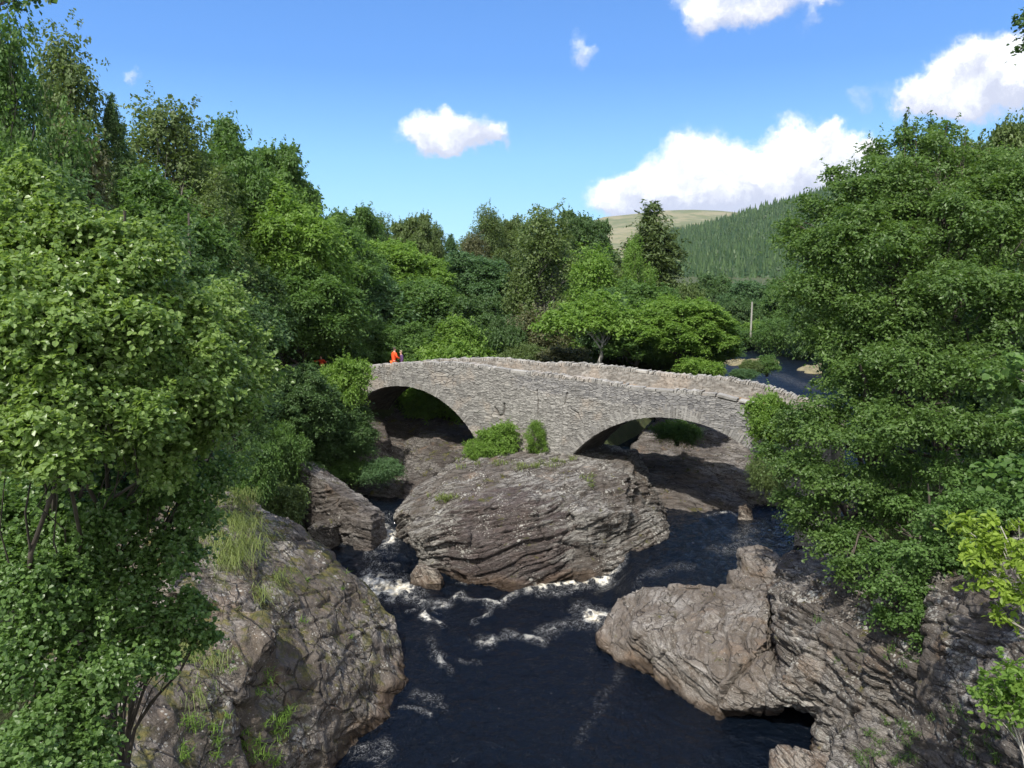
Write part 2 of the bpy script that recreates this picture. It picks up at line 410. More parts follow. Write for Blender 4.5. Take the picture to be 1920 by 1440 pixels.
ISL_BED = (-.28, .35, 1.0)
M_isl = rock_mat('island_schist', base=(0.282, 0.270, 0.248), dark=(.095, .080, .068), bed=ISL_BED, lichen=.85, moss=.05, stretch=6, patch=(W(965, 1005, 1.7), 3.4))
M_dome = rock_mat('dome_schist', base=(0.253, 0.228, 0.201), dark=(.115, .096, .075), pale=(.52, .48, .42), bed=(.6, .2, .75), lichen=.7, moss=.85, stretch=2.2)
M_shelf = rock_mat('shelf_schist', base=(0.307, 0.284, 0.257), dark=(.15, .128, .105), pale=(.55, .52, .47), bed=(.30, -.25, 1.0), lichen=.25, moss=.02, stretch=9, cracks=.35)
M_cliff = rock_mat('cliff_schist', base=(0.297, 0.274, 0.246), dark=(.11, .094, .078), bed=(.35, .2, 1.0), lichen=1.0, moss=.12, stretch=6)
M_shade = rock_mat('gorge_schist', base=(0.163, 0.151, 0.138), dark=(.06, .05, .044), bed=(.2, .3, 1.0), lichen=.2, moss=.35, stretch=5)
M_back = rock_mat('arch_schist', base=(0.288, 0.267, 0.249), dark=(.095, .082, .072), bed=(.25, .5, 1.0), lichen=.35, moss=.05, stretch=7)
M_small = rock_mat('boulder_schist', base=(0.339, 0.300, 0.254), dark=(.14, .105, .08), bed=(.8, .2, .6), lichen=.1, moss=.1, stretch=4)

# big dome of rock on the left bank
dome = [
    block([(455, 925, 5), (560, 985, 4), (640, 1052, 2.9), (700, 1102, 2), (742, 1160, 1), (762, 1230, .1), (757, 1300, -.1), (738, 1345, -.1),
           (600, 1250, 2.3), (500, 1120, 4.5), (500, 1250, 3.6), (560, 1340, 2.1), (640, 1330, 1.4), (640, 1150, 2.6), (700, 1230, 1.3)], back=(-2.5, 1.0, -.5)),
    block([(500, 1230, 3.3), (690, 1385, -.2), (735, 1340, -.1), (650, 1440, -.3), (620, 1470, -.3), (560, 1400, 1.5), (480, 1440, 2.0), (440, 1340, 3.3), (600, 1330, 1.5)], back=(-2, 1.5, -.3)),
    block([(330, 1000, 6.3), (315, 1100, 6.0), (455, 930, 5.4), (480, 1010, 5.1), (495, 1150, 4.6), (430, 1160, 5.1), (345, 1080, 5.9)], back=(-2.5, 2, -.2)),
    block([(425, 1150, 5.0), (500, 1150, 4.75), (512, 1190, 4.55), (500, 1235, 4.1), (455, 1290, 3.9), (410, 1290, 4.1), (400, 1200, 4.9)], back=(-1.0, 1.2, -.2), zb=1.0, inset=(-.6, .6)),
    block([(250, 1300, 5.0), (400, 1260, 4.4), (440, 1340, 3.4), (470, 1440, 2.4), (430, 1500, 1.9), (200, 1500, 4.2), (230, 1400, 4.6)], back=(-3, 2, 0)),
    block([(320, 1370, 3.9), (365, 1365, 3.8), (390, 1420, 3.2), (340, 1450, 3.3)], back=(-.3, .5, 0), zb=1.5),
]
o = rock('rock_outcrop', dome, M_dome, voxel=.065, amp=.22, layer=.55, lamp=.10, bed=(.6, .2, .75), seed=3, freq=.8, joints=.09)
tag(o, 'huge brown dome of rock with moss patches sloping into the pool on the left bank', 'rock')

island = [
    block([(862, 1078, .1), (905, 1100, 0), (965, 1108, 0), (1060, 1092, 0), (1145, 1083, 0), (812, 1040, .9), (775, 1000, 1.9),
           (868, 948, 3.25), (1000, 942, 3.45), (1165, 935, 2.95), (880, 1010, 2.0), (1180, 1000, 1.6), (985, 1010, 2.15), (1100, 1010, 1.95), (1185, 1040, .8)], back=(0, 4.5, .2), inset=(.3, 1.0)),
    block([(855, 868, 3.55), (930, 867, 3.75), (1065, 864, 3.85), (1190, 882, 3.4), (1190, 925, 3.0), (1000, 938, 3.5), (870, 945, 3.25), (850, 900, 3.4)], back=(1, 6, -.3)),
    block([(742, 958, 1.7), (790, 903, 2.8), (858, 860, 3.65), (868, 930, 3.3), (800, 975, 2.2), (762, 985, 1.1)], back=(1.5, 3.0, 0), zb=-1),
    block([(765, 985, 2.0), (862, 942, 3.2), (878, 1005, 2.2), (822, 1050, .8), (775, 1020, 1.3), (862, 1066, .5)], back=(.8, 2, 0), inset=(.7, .9)),
    block([(1185, 890, 3.2), (1215, 900, 2.6), (1252, 990, 1.2), (1238, 1020, .9), (1170, 1075, .1), (1150, 1083, .1), (1175, 960, 2.6)], back=(.5, 5, 0)),
    block([(1060, 905, 3.75), (1175, 900, 3.5), (1180, 960, 2.75), (1080, 965, 3.0)], back=(.2, 3, .1), zb=1),
]
o = rock('rock_outcrop', island, M_isl, voxel=.055, amp=.24, layer=.27, lamp=.17, bed=ISL_BED, seed=11, joints=.10)
tag(o, 'great grey layered rock in midstream that carries the middle pier of the bridge', 'rock')

# slanting slab of shelf on the right
shelf = [
    block([(1118, 1195, .35), (1160, 1128, 1.0), (1205, 1108, 1.3), (1330, 1100, 1.5), (1430, 1108, 1.7), (1440, 1180, 1.9), (1345, 1250, 1.25), (1250, 1190, 1.2),
           (1142, 1224, .15), (1250, 1280, .15), (1345, 1335, .15), (1400, 1310, .6)], back=(0, .3, 0), zb=-1.0, inset=(.9, .9)),
    block([(1190, 1180, 1.35), (1260, 1110, 1.55), (1440, 1115, 1.9), (1440, 1200, 1.95), (1330, 1200, 1.6), (1300, 1240, 1.3), (1350, 1280, 1.2)], back=(0, .3, 0), zb=-.8),
    block([(1375, 1290, 1.0), (1440, 1230, 1.8), (1460, 1320, .9), (1400, 1330, .55), (1350, 1325, .45)], back=(.3, .6, 0), zb=0.1, inset=(.5, .8)),
]
o = rock('rock_shelf', shelf, M_shelf, voxel=.045, amp=.15, layer=.24, lamp=.15, bed=(.30, -.25, 1.0), seed=21, joints=.14, freq=.9)
tag(o, 'sunlit flat slab of grey brown rock jutting into the pool from the right bank', 'rock')
heads = [block([(1388, 1040, 2.5), (1430, 1034, 2.6), (1462, 1045, 2.5), (1458, 1085, 2.1), (1400, 1070, 2.1)], back=(.1, .9, 0), zb=.8, inset=(.1, .4)),
         block([(1372, 1085, 1.9), (1460, 1080, 2.0), (1460, 1125, 1.9), (1400, 1118, 1.6)], back=(.1, .9, 0), zb=.3)]
o = rock('boulder', heads, M_shelf, voxel=.05, amp=.10, layer=.22, lamp=.07, seed=23, smooth_it=8)
tag(o, 'rounded grey boulder perched at the back of the flat slab beside the steep cliff', 'boulder')
cliff = [
    block([(1478, 1030, 3.2), (1500, 1020, 3.4), (1560, 1080, 4.0), (1445, 1090, 2.6), (1452, 1200, 2.2), (1540, 1180, 3.4), (1445, 1290, 1.3), (1540, 1280, 2.0), (1440, 1325, .75), (1545, 1335, 1.1)], back=(1.6, 1.5, 0), zb=.35, inset=(.8, .8)),
    block([(1540, 1080, 3.9), (1640, 1080, 4.8), (1660, 1180, 4.2), (1545, 1180, 3.4), (1540, 1290, 2.0), (1630, 1300, 2.6), (1545, 1330, 1.1), (1545, 1400, -.1), (1610, 1412, -.1), (1650, 1360, 1.6)], back=(2, 2.5, 0)),
    block([(1640, 1080, 4.8), (1740, 1090, 5.6), (1740, 1250, 4.3), (1620, 1250, 3.3), (1650, 1370, 1.9), (1740, 1360, 2.8)], back=(2.5, 3, 0)),
    block([(1600, 1290, 2.5), (1720, 1310, 3.2), (1720, 1380, 2.4), (1640, 1400, 1.5), (1600, 1350, 1.5)], back=(.5, 1, 0), zb=0),
]
o = rock('cliff', cliff, M_cliff, voxel=.05, amp=.24, layer=.24, lamp=.22, bed=(.35, .2, 1.0), seed=31, joints=.12)
tag(o, 'steep layered cliff with white lichen above the dark hollow on the right bank', 'cliff')
wall = [block([(1735, 1120, 5.8), (1930, 1120, 7.0), (2050, 1150, 7.5), (2050, 1500, 5.2), (1735, 1360, 3.1), (1800, 1420, 3.4), (1740, 1250, 4.5), (1860, 1300, 5.2)], back=(2, 3, .3)),
        block([(1560, 1375, 1.3), (1650, 1345, 2.1), (1740, 1370, 2.9), (1860, 1350, 4.2), (1960, 1400, 4.5), (1960, 1500, 3.8), (1700, 1500, 1.9), (1560, 1440, .8)], back=(.5, .8, 0)),
        block([(1700, 1300, 2.9), (1760, 1330, 3.3), (1760, 1390, 2.9), (1690, 1370, 2.2)], back=(.6, .6, 0)),
        block([(1780, 1290, 4.4), (1880, 1290, 5.3), (1900, 1400, 4.6), (1800, 1380, 3.7)], back=(.6, .9, 0)),
        block([(1590, 1400, 1.2), (1680, 1390, 1.9), (1760, 1430, 2.3), (1740, 1470, 1.9), (1600, 1450, .9)], back=(.4, .5, 0))]
o = rock('cliff', wall, M_cliff, voxel=.05, amp=.24, layer=.22, lamp=.14, bed=(.8, .1, .6), seed=37, joints=.12, freq=1.3)
tag(o, 'broken white speckled rock face filling the bottom right corner', 'cliff')
o = rock('boulder', [block([(1442, 1412, .5), (1470, 1408, .6), (1570, 1425, .7), (1600, 1470, .5), (1450, 1480, .2)], back=(.1, .3, 0), zb=-.8)], M_small, voxel=.035, amp=.09, layer=.2, lamp=.05, seed=41)
tag(o, 'pale tan rock at the water edge below the dark hollow, bottom right', 'boulder')

# small stones and slabs by the left channel
o = rock('boulder', [block([(768, 1078, .5), (780, 1058, .95), (815, 1066, .9), (828, 1088, .4), (800, 1100, .1)], back=(.1, .6, -.2), zb=-.6)], M_small, voxel=.04, amp=.10, layer=.2, lamp=.06, seed=43)
tag(o, 'small brown boulder at the foot of the midstream rock beside the white fall', 'boulder')
o = rock('rock_slab', [block([(530, 865, 4.0), (560, 868, 4.2), (640, 930, 2.9), (690, 960, 2.2), (690, 1000, 1.2), (655, 1003, 1.1), (610, 950, 2.2), (555, 900, 3.2)], back=(.6, 1.2, -.3), inset=(.8, .8)),
                       block([(660, 962, 2.3), (695, 968, 2.2), (697, 998, 1.1), (668, 1005, 1.0)], back=(.3, .8, 0))], M_back, voxel=.06, amp=.14, layer=.3, lamp=.1, seed=47)
tag(o, 'long leaning slab of reddish rock slanting down to the left channel', 'rock')
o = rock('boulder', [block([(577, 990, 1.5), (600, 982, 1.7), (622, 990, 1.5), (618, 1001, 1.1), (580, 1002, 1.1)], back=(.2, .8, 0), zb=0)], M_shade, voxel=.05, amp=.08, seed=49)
tag(o, 'low mossy stone behind the white foam line in the left channel', 'boulder')
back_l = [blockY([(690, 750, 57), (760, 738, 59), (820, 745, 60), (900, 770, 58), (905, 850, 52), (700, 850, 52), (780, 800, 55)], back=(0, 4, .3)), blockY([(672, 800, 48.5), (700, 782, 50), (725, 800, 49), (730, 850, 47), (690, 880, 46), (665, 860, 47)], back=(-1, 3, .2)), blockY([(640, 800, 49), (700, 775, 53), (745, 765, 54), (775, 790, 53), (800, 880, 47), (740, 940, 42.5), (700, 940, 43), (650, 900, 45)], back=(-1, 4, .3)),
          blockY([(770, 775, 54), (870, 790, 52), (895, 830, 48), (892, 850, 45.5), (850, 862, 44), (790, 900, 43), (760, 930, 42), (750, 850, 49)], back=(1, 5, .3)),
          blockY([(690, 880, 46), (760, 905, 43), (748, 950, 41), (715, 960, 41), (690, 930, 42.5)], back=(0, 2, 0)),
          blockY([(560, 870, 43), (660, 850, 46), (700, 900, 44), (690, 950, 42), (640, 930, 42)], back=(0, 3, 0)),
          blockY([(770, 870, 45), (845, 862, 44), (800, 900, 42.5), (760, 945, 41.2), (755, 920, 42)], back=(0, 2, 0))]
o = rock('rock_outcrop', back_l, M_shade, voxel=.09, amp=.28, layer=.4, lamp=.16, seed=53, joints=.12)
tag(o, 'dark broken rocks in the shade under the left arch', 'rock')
back_r = [blockY([(1190, 830, 50), (1215, 800, 52), (1250, 780, 53), (1340, 775, 53), (1400, 800, 51), (1440, 840, 48.5), (1450, 890, 45.5), (1440, 945, 41), (1330, 930, 43.5), (1225, 910, 44), (1200, 870, 47.5)], back=(2, 5, .3)),
          blockY([(1190, 900, 42), (1225, 905, 42), (1380, 940, 40.5), (1395, 965, 39.5), (1300, 978, 39), (1240, 1000, 38), (1215, 960, 39.5)], back=(0, 3.5, .2)),
          blockY([(1205, 885, 44), (1290, 872, 45), (1420, 885, 44), (1440, 950, 40.6), (1340, 964, 40), (1250, 968, 39.6), (1200, 950, 41)], back=(0, 3, .3)), blockY([(1215, 985, 37.8), (1245, 975, 38.4), (1262, 1000, 37.2), (1235, 1015, 36.8)], back=(0, 1.5, 0)),
          blockY([(1420, 880, 43.5), (1500, 890, 44), (1540, 930, 41.5), (1480, 945, 40.5), (1400, 930, 41)], back=(1, 4, .5))]
o = rock('rock_outcrop', back_r, M_back, voxel=.08, amp=.28, layer=.32, lamp=.22, bed=(.25, .5, 1.0), seed=59, joints=.12)
tag(o, 'reddish layered rock face seen through the right arch of the bridge', 'rock')
o = rock('boulder', [block([(1386, 952, 1.5), (1400, 946, 1.75), (1413, 958, 1.4), (1412, 970, 1.0), (1386, 970, 1.0)], back=(.1, .5, 0), zb=.5)], M_small, voxel=.04, amp=.06, seed=61)
tag(o, 'small tan boulder at the water edge beyond the right arch', 'boulder')
# ------------------------------------------------------------------ ground, water
# river centre line upstream of the bridge (x, y, half width)
RIVER = np.array([[-1, 5, 5.5], [0.5, 20, 5.0], [1, 30, 6.0], [6, 36, 8], [10, 42, 6.5], [16, 52, 6], [25, 70, 8], [36, 92, 12], [44, 120, 18], [30, 150, 22], [10, 175, 20]], float)
def seg_dist(x, y, pts):
    best = np.full(x.shape, 1e9); hw = np.zeros(x.shape); side = np.zeros(x.shape)
    for i in range(len(pts) - 1):
        a = pts[i]; b = pts[i + 1]; dx, dy = b[0] - a[0], b[1] - a[1]
        t = np.clip(((x - a[0]) * dx + (y - a[1]) * dy) / (dx * dx + dy * dy), 0, 1)
        cx = a[0] + t * dx; cy = a[1] + t * dy; d = np.hypot(x - cx, y - cy) - (a[2] + t * (b[2] - a[2]))
        m = d < best; best = np.where(m, d, best)
        side = np.where(m, np.sign((x - a[0]) * dy - (y - a[1]) * dx), side)
    return best, side
def zwater(x, y):
    zl = .45 * sstep(y, 32.5, 35.0) + .55 * sstep(y, 38.6, 40.6)
    zr = .95 * sstep(x, 3.9, 5.6) * sstep(y, 26.5, 28.5)
    k = sstep(x, -1.0, 1.0)
    z = zl * (1 - k) + np.maximum(zr, .95 * sstep(y, 34, 36)) * k
    return z + .9 * sstep(y, 44, 60) + .6 * sstep(y, 60, 120)
LEFTCH = np.array([[-5.5, 24, 2.5], [-7, 33, 2.2], [-7.5, 40, 2.0], [-6, 46, 2.2], [-4.5, 51, 3.0], [-2, 56, 3.5], [0, 60, 2.0]], float)
def zground(x, y):
    d, side = seg_dist(x, y, RIVER); d2, _ = seg_dist(x, y, LEFTCH); d = np.minimum(d, d2)
    near = 1 - sstep(y, 60, 90)
    d = d - (3.4 + 1.4 * (x > 0)) * (1 - sstep(y, 30, 36)) * sstep(np.abs(x - .5), 3, 6)
    bank = 3.4 + 2.6 * near
    rise = bank * sstep(d, 0.3, 5.5 * near + 8 * (1 - near)) + .09 * np.maximum(d - 6, 0) * (1 - .6 * sstep(y, 60, 140))
    left = (x < -6)
    hill = np.where(left, .22 * np.maximum(-x - 14, 0) * np.exp(-np.maximum(y - 60, 0) / 60), 0)
    hill = np.minimum(hill, 9)
    n = fbm(np.stack([x * .11, y * .11, x * 0], 1), 4, 5) * 1.0 * sstep(d, 0, 6)
    z = -1.8 + (rise + 1.8 + 1.0 * sstep(y, 45, 60)) * sstep(d, -1.2, .9) + hill + n * .8
    # level road to the bridge ends
    e1 = np.exp(-(((x + 14) / 6) ** 2 + ((y - 53) / 4) ** 2)); z = z * (1 - e1) + 6.9 * e1
    # gravel bar in the river upstream
    return z
def grid_mesh(name, xs, ys, zf, mats, attrs=None, smooth=True):
    X, Y = np.meshgrid(xs, ys); x, y = X.ravel(), Y.ravel(); z = zf(x, y)
    nx, ny = len(xs), len(ys); i = np.arange(nx * ny).reshape(ny, nx)
    F = np.stack([i[:-1, :-1], i[:-1, 1:], i[1:, 1:], i[1:, :-1]], -1).reshape(-1, 4)
    return mesh_np(name, np.stack([x, y, z], 1), F, mats, smooth, {k: ('POINT', f(x, y)) for k, f in (attrs or {}).items()})
m, nt = mat('forest_floor'); N = NT(nt)
g = N.n('ShaderNodeNewGeometry')
f1 = N.noise(g.outputs['Position'], .5, 6, .65); f2 = N.noise(g.outputs['Position'], 4, 5, .7)
c = N.mix(N.ramp(f1, .4, .6), rgb(.045, .060, .018), rgb(.075, .095, .03))
c = N.mix(N.ramp(f2, .5, .7), c, rgb(.06, .045, .025))
d_ = N.noise(g.outputs['Position'], .09, 3, .5)
bp = N.n('ShaderNodeBump', ins={'Height': f2, 'Strength': 1, 'Distance': .2})
bs = N.n('ShaderNodeBsdfPrincipled', ins={'Base Color': c, 'Roughness': .9, 'Normal': bp.outputs[0]})
N.n('ShaderNodeOutputMaterial', ins={'Surface': bs.outputs[0]})
M_ground = m
def gx(a, b, n, p=1.0): return np.linspace(a, b, n)
xs = np.concatenate([np.linspace(-900, -80, 30, endpoint=False), np.linspace(-80, 80, 230, endpoint=False), np.linspace(80, 900, 30)])
ys = np.concatenate([np.linspace(-40, 4, 12, endpoint=False), np.linspace(4, 140, 230, endpoint=False), np.linspace(140, 900, 50)])
o = link('ground', grid_mesh('ground', xs, ys, zground, [M_ground])); tag(o, kind='structure')

# foam and painted glints: soft streaks placed in world metres on the water
FO = []
def foam(pts, r, s, z=0.0, ry=None):
    """pts: photo points of a streak; r: half width in metres; s: strength"""
    p = np.array([W(a, b, z)[:2] for a, b in pts]); FO.append((p, r, s))
foam([(695, 1085), (730, 1095), (755, 1092)], .75, 1.9, .3); foam([(690, 1075), (700, 1105)], .5, 1.5, .3); foam([(720, 1110), (740, 1118)], .4, .9)
foam([(712, 968), (722, 985), (728, 1000)], .5, 1.7, 1.0); foam([(728, 1005), (740, 1030)], .3, .4, .6)
foam([(580, 1006), (620, 1005), (662, 1007)], .17, 1.7, .75)
foam([(740, 1125), (790, 1128), (835, 1131)], .28, .85); foam([(688, 1030), (690, 1045)], .12, .7, .45); foam([(700, 1048), (750, 1050)], .14, .6, .45)
foam([(812, 1138), (840, 1128), (868, 1112), (880, 1127), (925, 1130)], .17, 1.0)
foam([(855, 1095), (870, 1098)], .06, 1.2)
foam([(912, 1140), (945, 1132), (965, 1112), (1000, 1105), (1040, 1096)], .22, 1.0)
foam([(1020, 1102), (1060, 1092), (1100, 1090), (1135, 1088)], .45, 1.35)
foam([(1050, 1112), (1090, 1105), (1130, 1098)], .28, .75); foam([(1135, 1088), (1160, 1078)], .25, 1.1, .1)
foam([(1080, 1135), (1070, 1145)], .25, .6)
foam([(1108, 1150), (1140, 1155)], .5, 1.5, .1); foam([(1100, 1158), (1060, 1170), (1025, 1185)], .35, .72); foam([(1145, 1158), (1090, 1172)], .3, .8)
foam([(885, 1164), (915, 1150), (920, 1146)], .10, 1.0)
foam([(762, 1150), (772, 1145)], .10, 1.2); foam([(790, 1145), (793, 1160), (810, 1168), (835, 1175)], .13, 1.2); foam([(808, 1152), (826, 1155)], .05, 1)
foam([(895, 1200), (918, 1200)], .28, 1.0); foam([(955, 1192), (975, 1196), (1012, 1204)], .24, .95); foam([(930, 1198), (960, 1200)], .2, .5)
foam([(815, 1225), (825, 1240), (838, 1252)], .16, .8); foam([(805, 1205), (820, 1235)], .3, .42)
foam([(780, 1295), (800, 1305), (820, 1312)], .25, .5); foam([(755, 1327), (800, 1333)], .10, .8); foam([(860, 1240), (900, 1238)], .15, .4)
foam([(690, 1408), (725, 1400)], .30, .75, 0); foam([(680, 1420), (715, 1424)], .25, .5)
foam([(1165, 1260), (1120, 1320), (1085, 1390)], .30, .20)  # glitter on the pool, a glint painted into the foam mask
foam([(1385, 1008), (1420, 985), (1450, 972)], .5, .50, 1.0); foam([(1340, 1030), (1400, 1020), (1440, 1000)], .4, .40, 1.0); foam([(1200, 1085), (1260, 1060), (1300, 1062)], .4, .30, 1.0)  # right channel sparkles: glints on the water painted as foam
foam([(1330, 965), (1370, 958), (1385, 965)], .12, .8, 1.0)
foam([(735, 1110), (745, 1122)], .5, .9); foam([(700, 1040), (720, 1070)], .4, .7, .5)
foam([(1460, 700), (1520, 722)], 1.5, .3, 2.3)
def foam_glint(x, y):
    f = np.zeros(x.shape)
    wx = fbm(np.stack([x * .9, y * .9, x * 0], 1), 3, 71) * .35; wy = fbm(np.stack([x * .9, y * .9, x * 0 + 9], 1), 3, 72) * .35
    for p, r, s in FO:
        sel = (x > p[:, 0].min() - 4 * r - 1) & (x < p[:, 0].max() + 4 * r + 1) & (y > p[:, 1].min() - 7 * r - 1) & (y < p[:, 1].max() + 7 * r + 1)
        if not sel.any(): continue
        xx = x[sel] + wx[sel]; yy = y[sel] + wy[sel] * 1.5; b = np.full(xx.shape, 9e9)
        for i in range(len(p) - 1):
            d = p[i + 1] - p[i]; L = d @ d + 1e-9
            t = np.clip(((xx - p[i, 0]) * d[0] + (yy - p[i, 1]) * d[1]) / L, 0, 1)
            b = np.minimum(b, np.hypot(xx - p[i, 0] - t * d[0], (yy - p[i, 1] - t * d[1]) * .6))
        f[sel] = np.maximum(f[sel], s * np.exp(-(b / r) ** 2))
    return f
def zriver(x, y):
    z = zwater(x, y)
    f = foam_glint(x, y) if len(x) > 1 else 0
    rough = .35 + 1.1 * np.exp(-((y - 33.5) / 4.0) ** 2) * (1 - .3 * sstep(x, 5, 9)) + .6 * np.exp(-(((x - 12) / 5) ** 2 + ((y - 38) / 5) ** 2))
    n = .055 * fbm(np.stack([x * .8, y * .8, x * 0], 1), 2, 81) + .035 * fbm(np.stack([x * 2.2, y * 2.4, x * 0], 1), 3, 82) + .012 * fbm(np.stack([x * 7, y * 8, x * 0], 1), 2, 83)
    n = n * (1.35 + 1.5 * sstep(y, 58, 75))
    return z + n * rough + .10 * np.clip(f, 0, 1.5) * (.7 + .8 * fbm(np.stack([x * 3, y * 3, x * 0 + 4], 1), 3, 85))
m, nt = mat('river_water'); N = NT(nt)
g = N.n('ShaderNodeNewGeometry'); pos = g.outputs['Position']
at = N.n('ShaderNodeAttribute', attribute_name='foam')
mp = N.n('ShaderNodeMapping', ins={'Vector': pos, 'Scale': (1, .8, 1)})
na = N.noise(mp.outputs[0], 2.6, 8, .70, 1.2); nb = N.noise(mp.outputs[0], 9, 6, .7)
vv = N.n('ShaderNodeTexVoronoi', feature='SMOOTH_F1', ins={'Vector': N.n('ShaderNodeVectorMath', operation='ADD', ins={0: mp.outputs[0], 1: N.n('ShaderNodeVectorMath', operation='SCALE', ins={0: N.noise(mp.outputs[0], 2, 4, .6, out=1), 'Scale': .5}).outputs[0]}).outputs[0], 'Scale': 3.2})
lace = N.ramp(vv.outputs[0], .28, .55)
ff = N.math('ADD', N.math('MULTIPLY', na, .55), N.math('MULTIPLY', nb, .30))
ff = N.math('ADD', ff, N.math('MULTIPLY', lace, .18))
nn = N.ramp(ff, .36, .68, smooth=False)
ff = N.math('ADD', N.math('MULTIPLY', at.outputs['Fac'], .78), nn)
nc = N.noise(mp.outputs[0], 24, 4, .7)
core = N.math('MULTIPLY', N.ramp(N.math('ADD', ff, N.math('MULTIPLY', N.math('SUBTRACT', nc, .5), 1.5)), 1.10, 1.75), .88)
fil = N.math('MULTIPLY', N.ramp(N.math('ABSOLUTE', N.math('SUBTRACT', na, .5)), .045, .0), N.ramp(at.outputs['Fac'], .08, .55))
fil2 = N.math('MULTIPLY', N.ramp(N.math('ABSOLUTE', N.math('SUBTRACT', nb, .5)), .05, .0), N.ramp(at.outputs['Fac'], .25, .9))
fm = N.math('MAXIMUM', core, N.math('MULTIPLY', N.math('MULTIPLY', N.math('MAXIMUM', fil, N.math('MULTIPLY', fil2, .8)), N.ramp(nc, .42, .62)), .62))
cr = N.mix(N.ramp(na, .35, .6), rgb(.62, .54, .38), rgb(.82, .80, .72))
fc = N.mix(N.ramp(ff, 1.2, 1.7), rgb(.80, .82, .84), cr)
wv = N.noise(mp.outputs[0], 3.0, 5, .6, .3); wv2 = N.noise(mp.outputs[0], 11, 4, .6)
hh = N.math('ADD', N.math('MULTIPLY', wv, 1.0), N.math('MULTIPLY', wv2, .28))
hh = N.math('ADD', hh, N.math('MULTIPLY', fm, .5)); hh = N.math('ADD', hh, N.math('MULTIPLY', N.noise(pos, .9, 3, .6), 1.2))
bp = N.n('ShaderNodeBump', ins={'Height': hh, 'Strength': 1.0, 'Distance': .19})
yy = N.n('ShaderNodeSeparateXYZ', ins={0: pos}).outputs[1]
wat = N.n('ShaderNodeBsdfPrincipled', ins={'Base Color': rgb(.0025, .0048, .0095), 'Roughness': N.ramp(yy, 50, 75, .07, .38), 'IOR': 1.33, 'Specular IOR Level': .5, 'Normal': bp.outputs[0]})
fo = N.n('ShaderNodeBsdfPrincipled', ins={'Base Color': fc, 'Roughness': .7, 'Normal': bp.outputs[0]})
mx = N.n('ShaderNodeMixShader', ins={0: fm, 1: wat.outputs[0], 2: fo.outputs[0]})
N.n('ShaderNodeOutputMaterial', ins={'Surface': mx.outputs[0]})
M_water = m
st = .16 if FAST else .07
xs = np.concatenate([np.arange(-14, 17, st), np.linspace(17, 70, 160)])
ys = np.concatenate([np.linspace(2, 17, 60, endpoint=False), np.arange(17, 47, st), np.linspace(47, 190, 240)])
o = link('river', grid_mesh('river', xs, ys, zriver, [M_water], {'foam': foam_glint})); tag(o, kind='structure')

# ------------------------------------------------------------------ bridge
BD = np.array([1, -.6]) / math.hypot(1, .6); BN = np.array([-BD[1], BD[0]])     # along, and away from the viewer
B0 = np.array([3.0, 40.8])
def brk(px, py):
    """photo point on the near face -> (s, z)"""
    d = ray(px, py); t = (B0 @ BN) / (d[:2] @ BN); p = np.array([0, 0, CAMZ]) + d * t
    return (p[:2] - B0) @ BD, p[2]
def bw(s, t, z):
    s, t, z = np.broadcast_arrays(np.asarray(s, float), np.asarray(t, float), np.asarray(z, float))
    return np.stack([B0[0] + s * BD[0] + t * BN[0], B0[1] + s * BD[1] + t * BN[1], z], -1)
top = np.array([brk(*p) for p in [(560, 706), (640, 690), (690, 684), (740, 679), (800, 677), (860, 678), (900, 682), (940, 689), (1000, 695), (1060, 702), (1120, 710), (1180, 720), (1240, 726), (1320, 732), (1390, 748), (1430, 761), (1470, 777), (1560, 815)]])
top = top[np.argsort(top[:, 0])]
def ztop(s): return np.interp(s, top[:, 0], top[:, 1])
def circ(pts):
    q = np.array([brk(*p) for p in pts]); A = np.c_[2 * q, np.ones(len(q))]; b = (q ** 2).sum(1)
    x = np.linalg.lstsq(A, b, rcond=None)[0]; return x[0], x[1], math.sqrt(x[2] + x[0] ** 2 + x[1] ** 2)
arcL = circ([(890, 815), (855, 775), (832, 755), (800, 735), (765, 724), (747, 721), (727, 724), (700, 732), (682, 745)])
arcR = circ([(1062, 865), (1090, 837), (1135, 805), (1190, 785), (1235, 781), (1290, 787), (1340, 807), (1377, 825), (1415, 847)])
print('arcs', arcL, arcR, 'top', top[[0, -1]])
def spring(arc, z): h = z - arc[1]; return math.sqrt(max(arc[2] ** 2 - h * h, 0))
BW = 4.7
S0, S1 = brk(632, 692)[0], top[-1, 0]
def zbot(s):
    z = np.full(s.shape, 0.6)
    for (cx, cz, r) in (arcL, arcR):
        zs = 2.9 if (cx, cz, r) == arcR else 3.2
        hw = spring((cx, cz, r), max(zs, cz + .02)); inn = np.abs(s - cx) < hw
        z = np.where(inn, np.maximum(cz + np.sqrt(np.maximum(r * r - (s - cx) ** 2, 0)), z), z)
    return z
m, nt = mat('bridge_stone'); N = NT(nt)
g = N.n('ShaderNodeNewGeometry'); pos = g.outputs['Position']
ti = N.n('ShaderNodeAttribute', attribute_name='tint').outputs['Fac']; gr = N.n('ShaderNodeAttribute', attribute_name='joint').outputs['Fac']; bl = N.n('ShaderNodeAttribute', attribute_name='blue').outputs['Fac']
mp = N.n('ShaderNodeMapping', ins={'Vector': pos, 'Scale': (1, 1, 2.2)})
n1 = N.noise(mp.outputs[0], 2.2, 6, .65); n2 = N.noise(mp.outputs[0], 14, 5, .7); n3 = N.noise(pos, .7, 4, .6)
warm = N.mix(N.ramp(ti, 0, 1, smooth=False), rgb(.165, .160, .150), rgb(.40, .388, .362))
warm = N.mix(N.math('MULTIPLY', N.ramp(n3, .52, .64), .5), warm, rgb(.42, .36, .30))
cool = N.mix(N.ramp(ti, 0, 1, smooth=False), rgb(.15, .15, .155), rgb(.37, .36, .345))
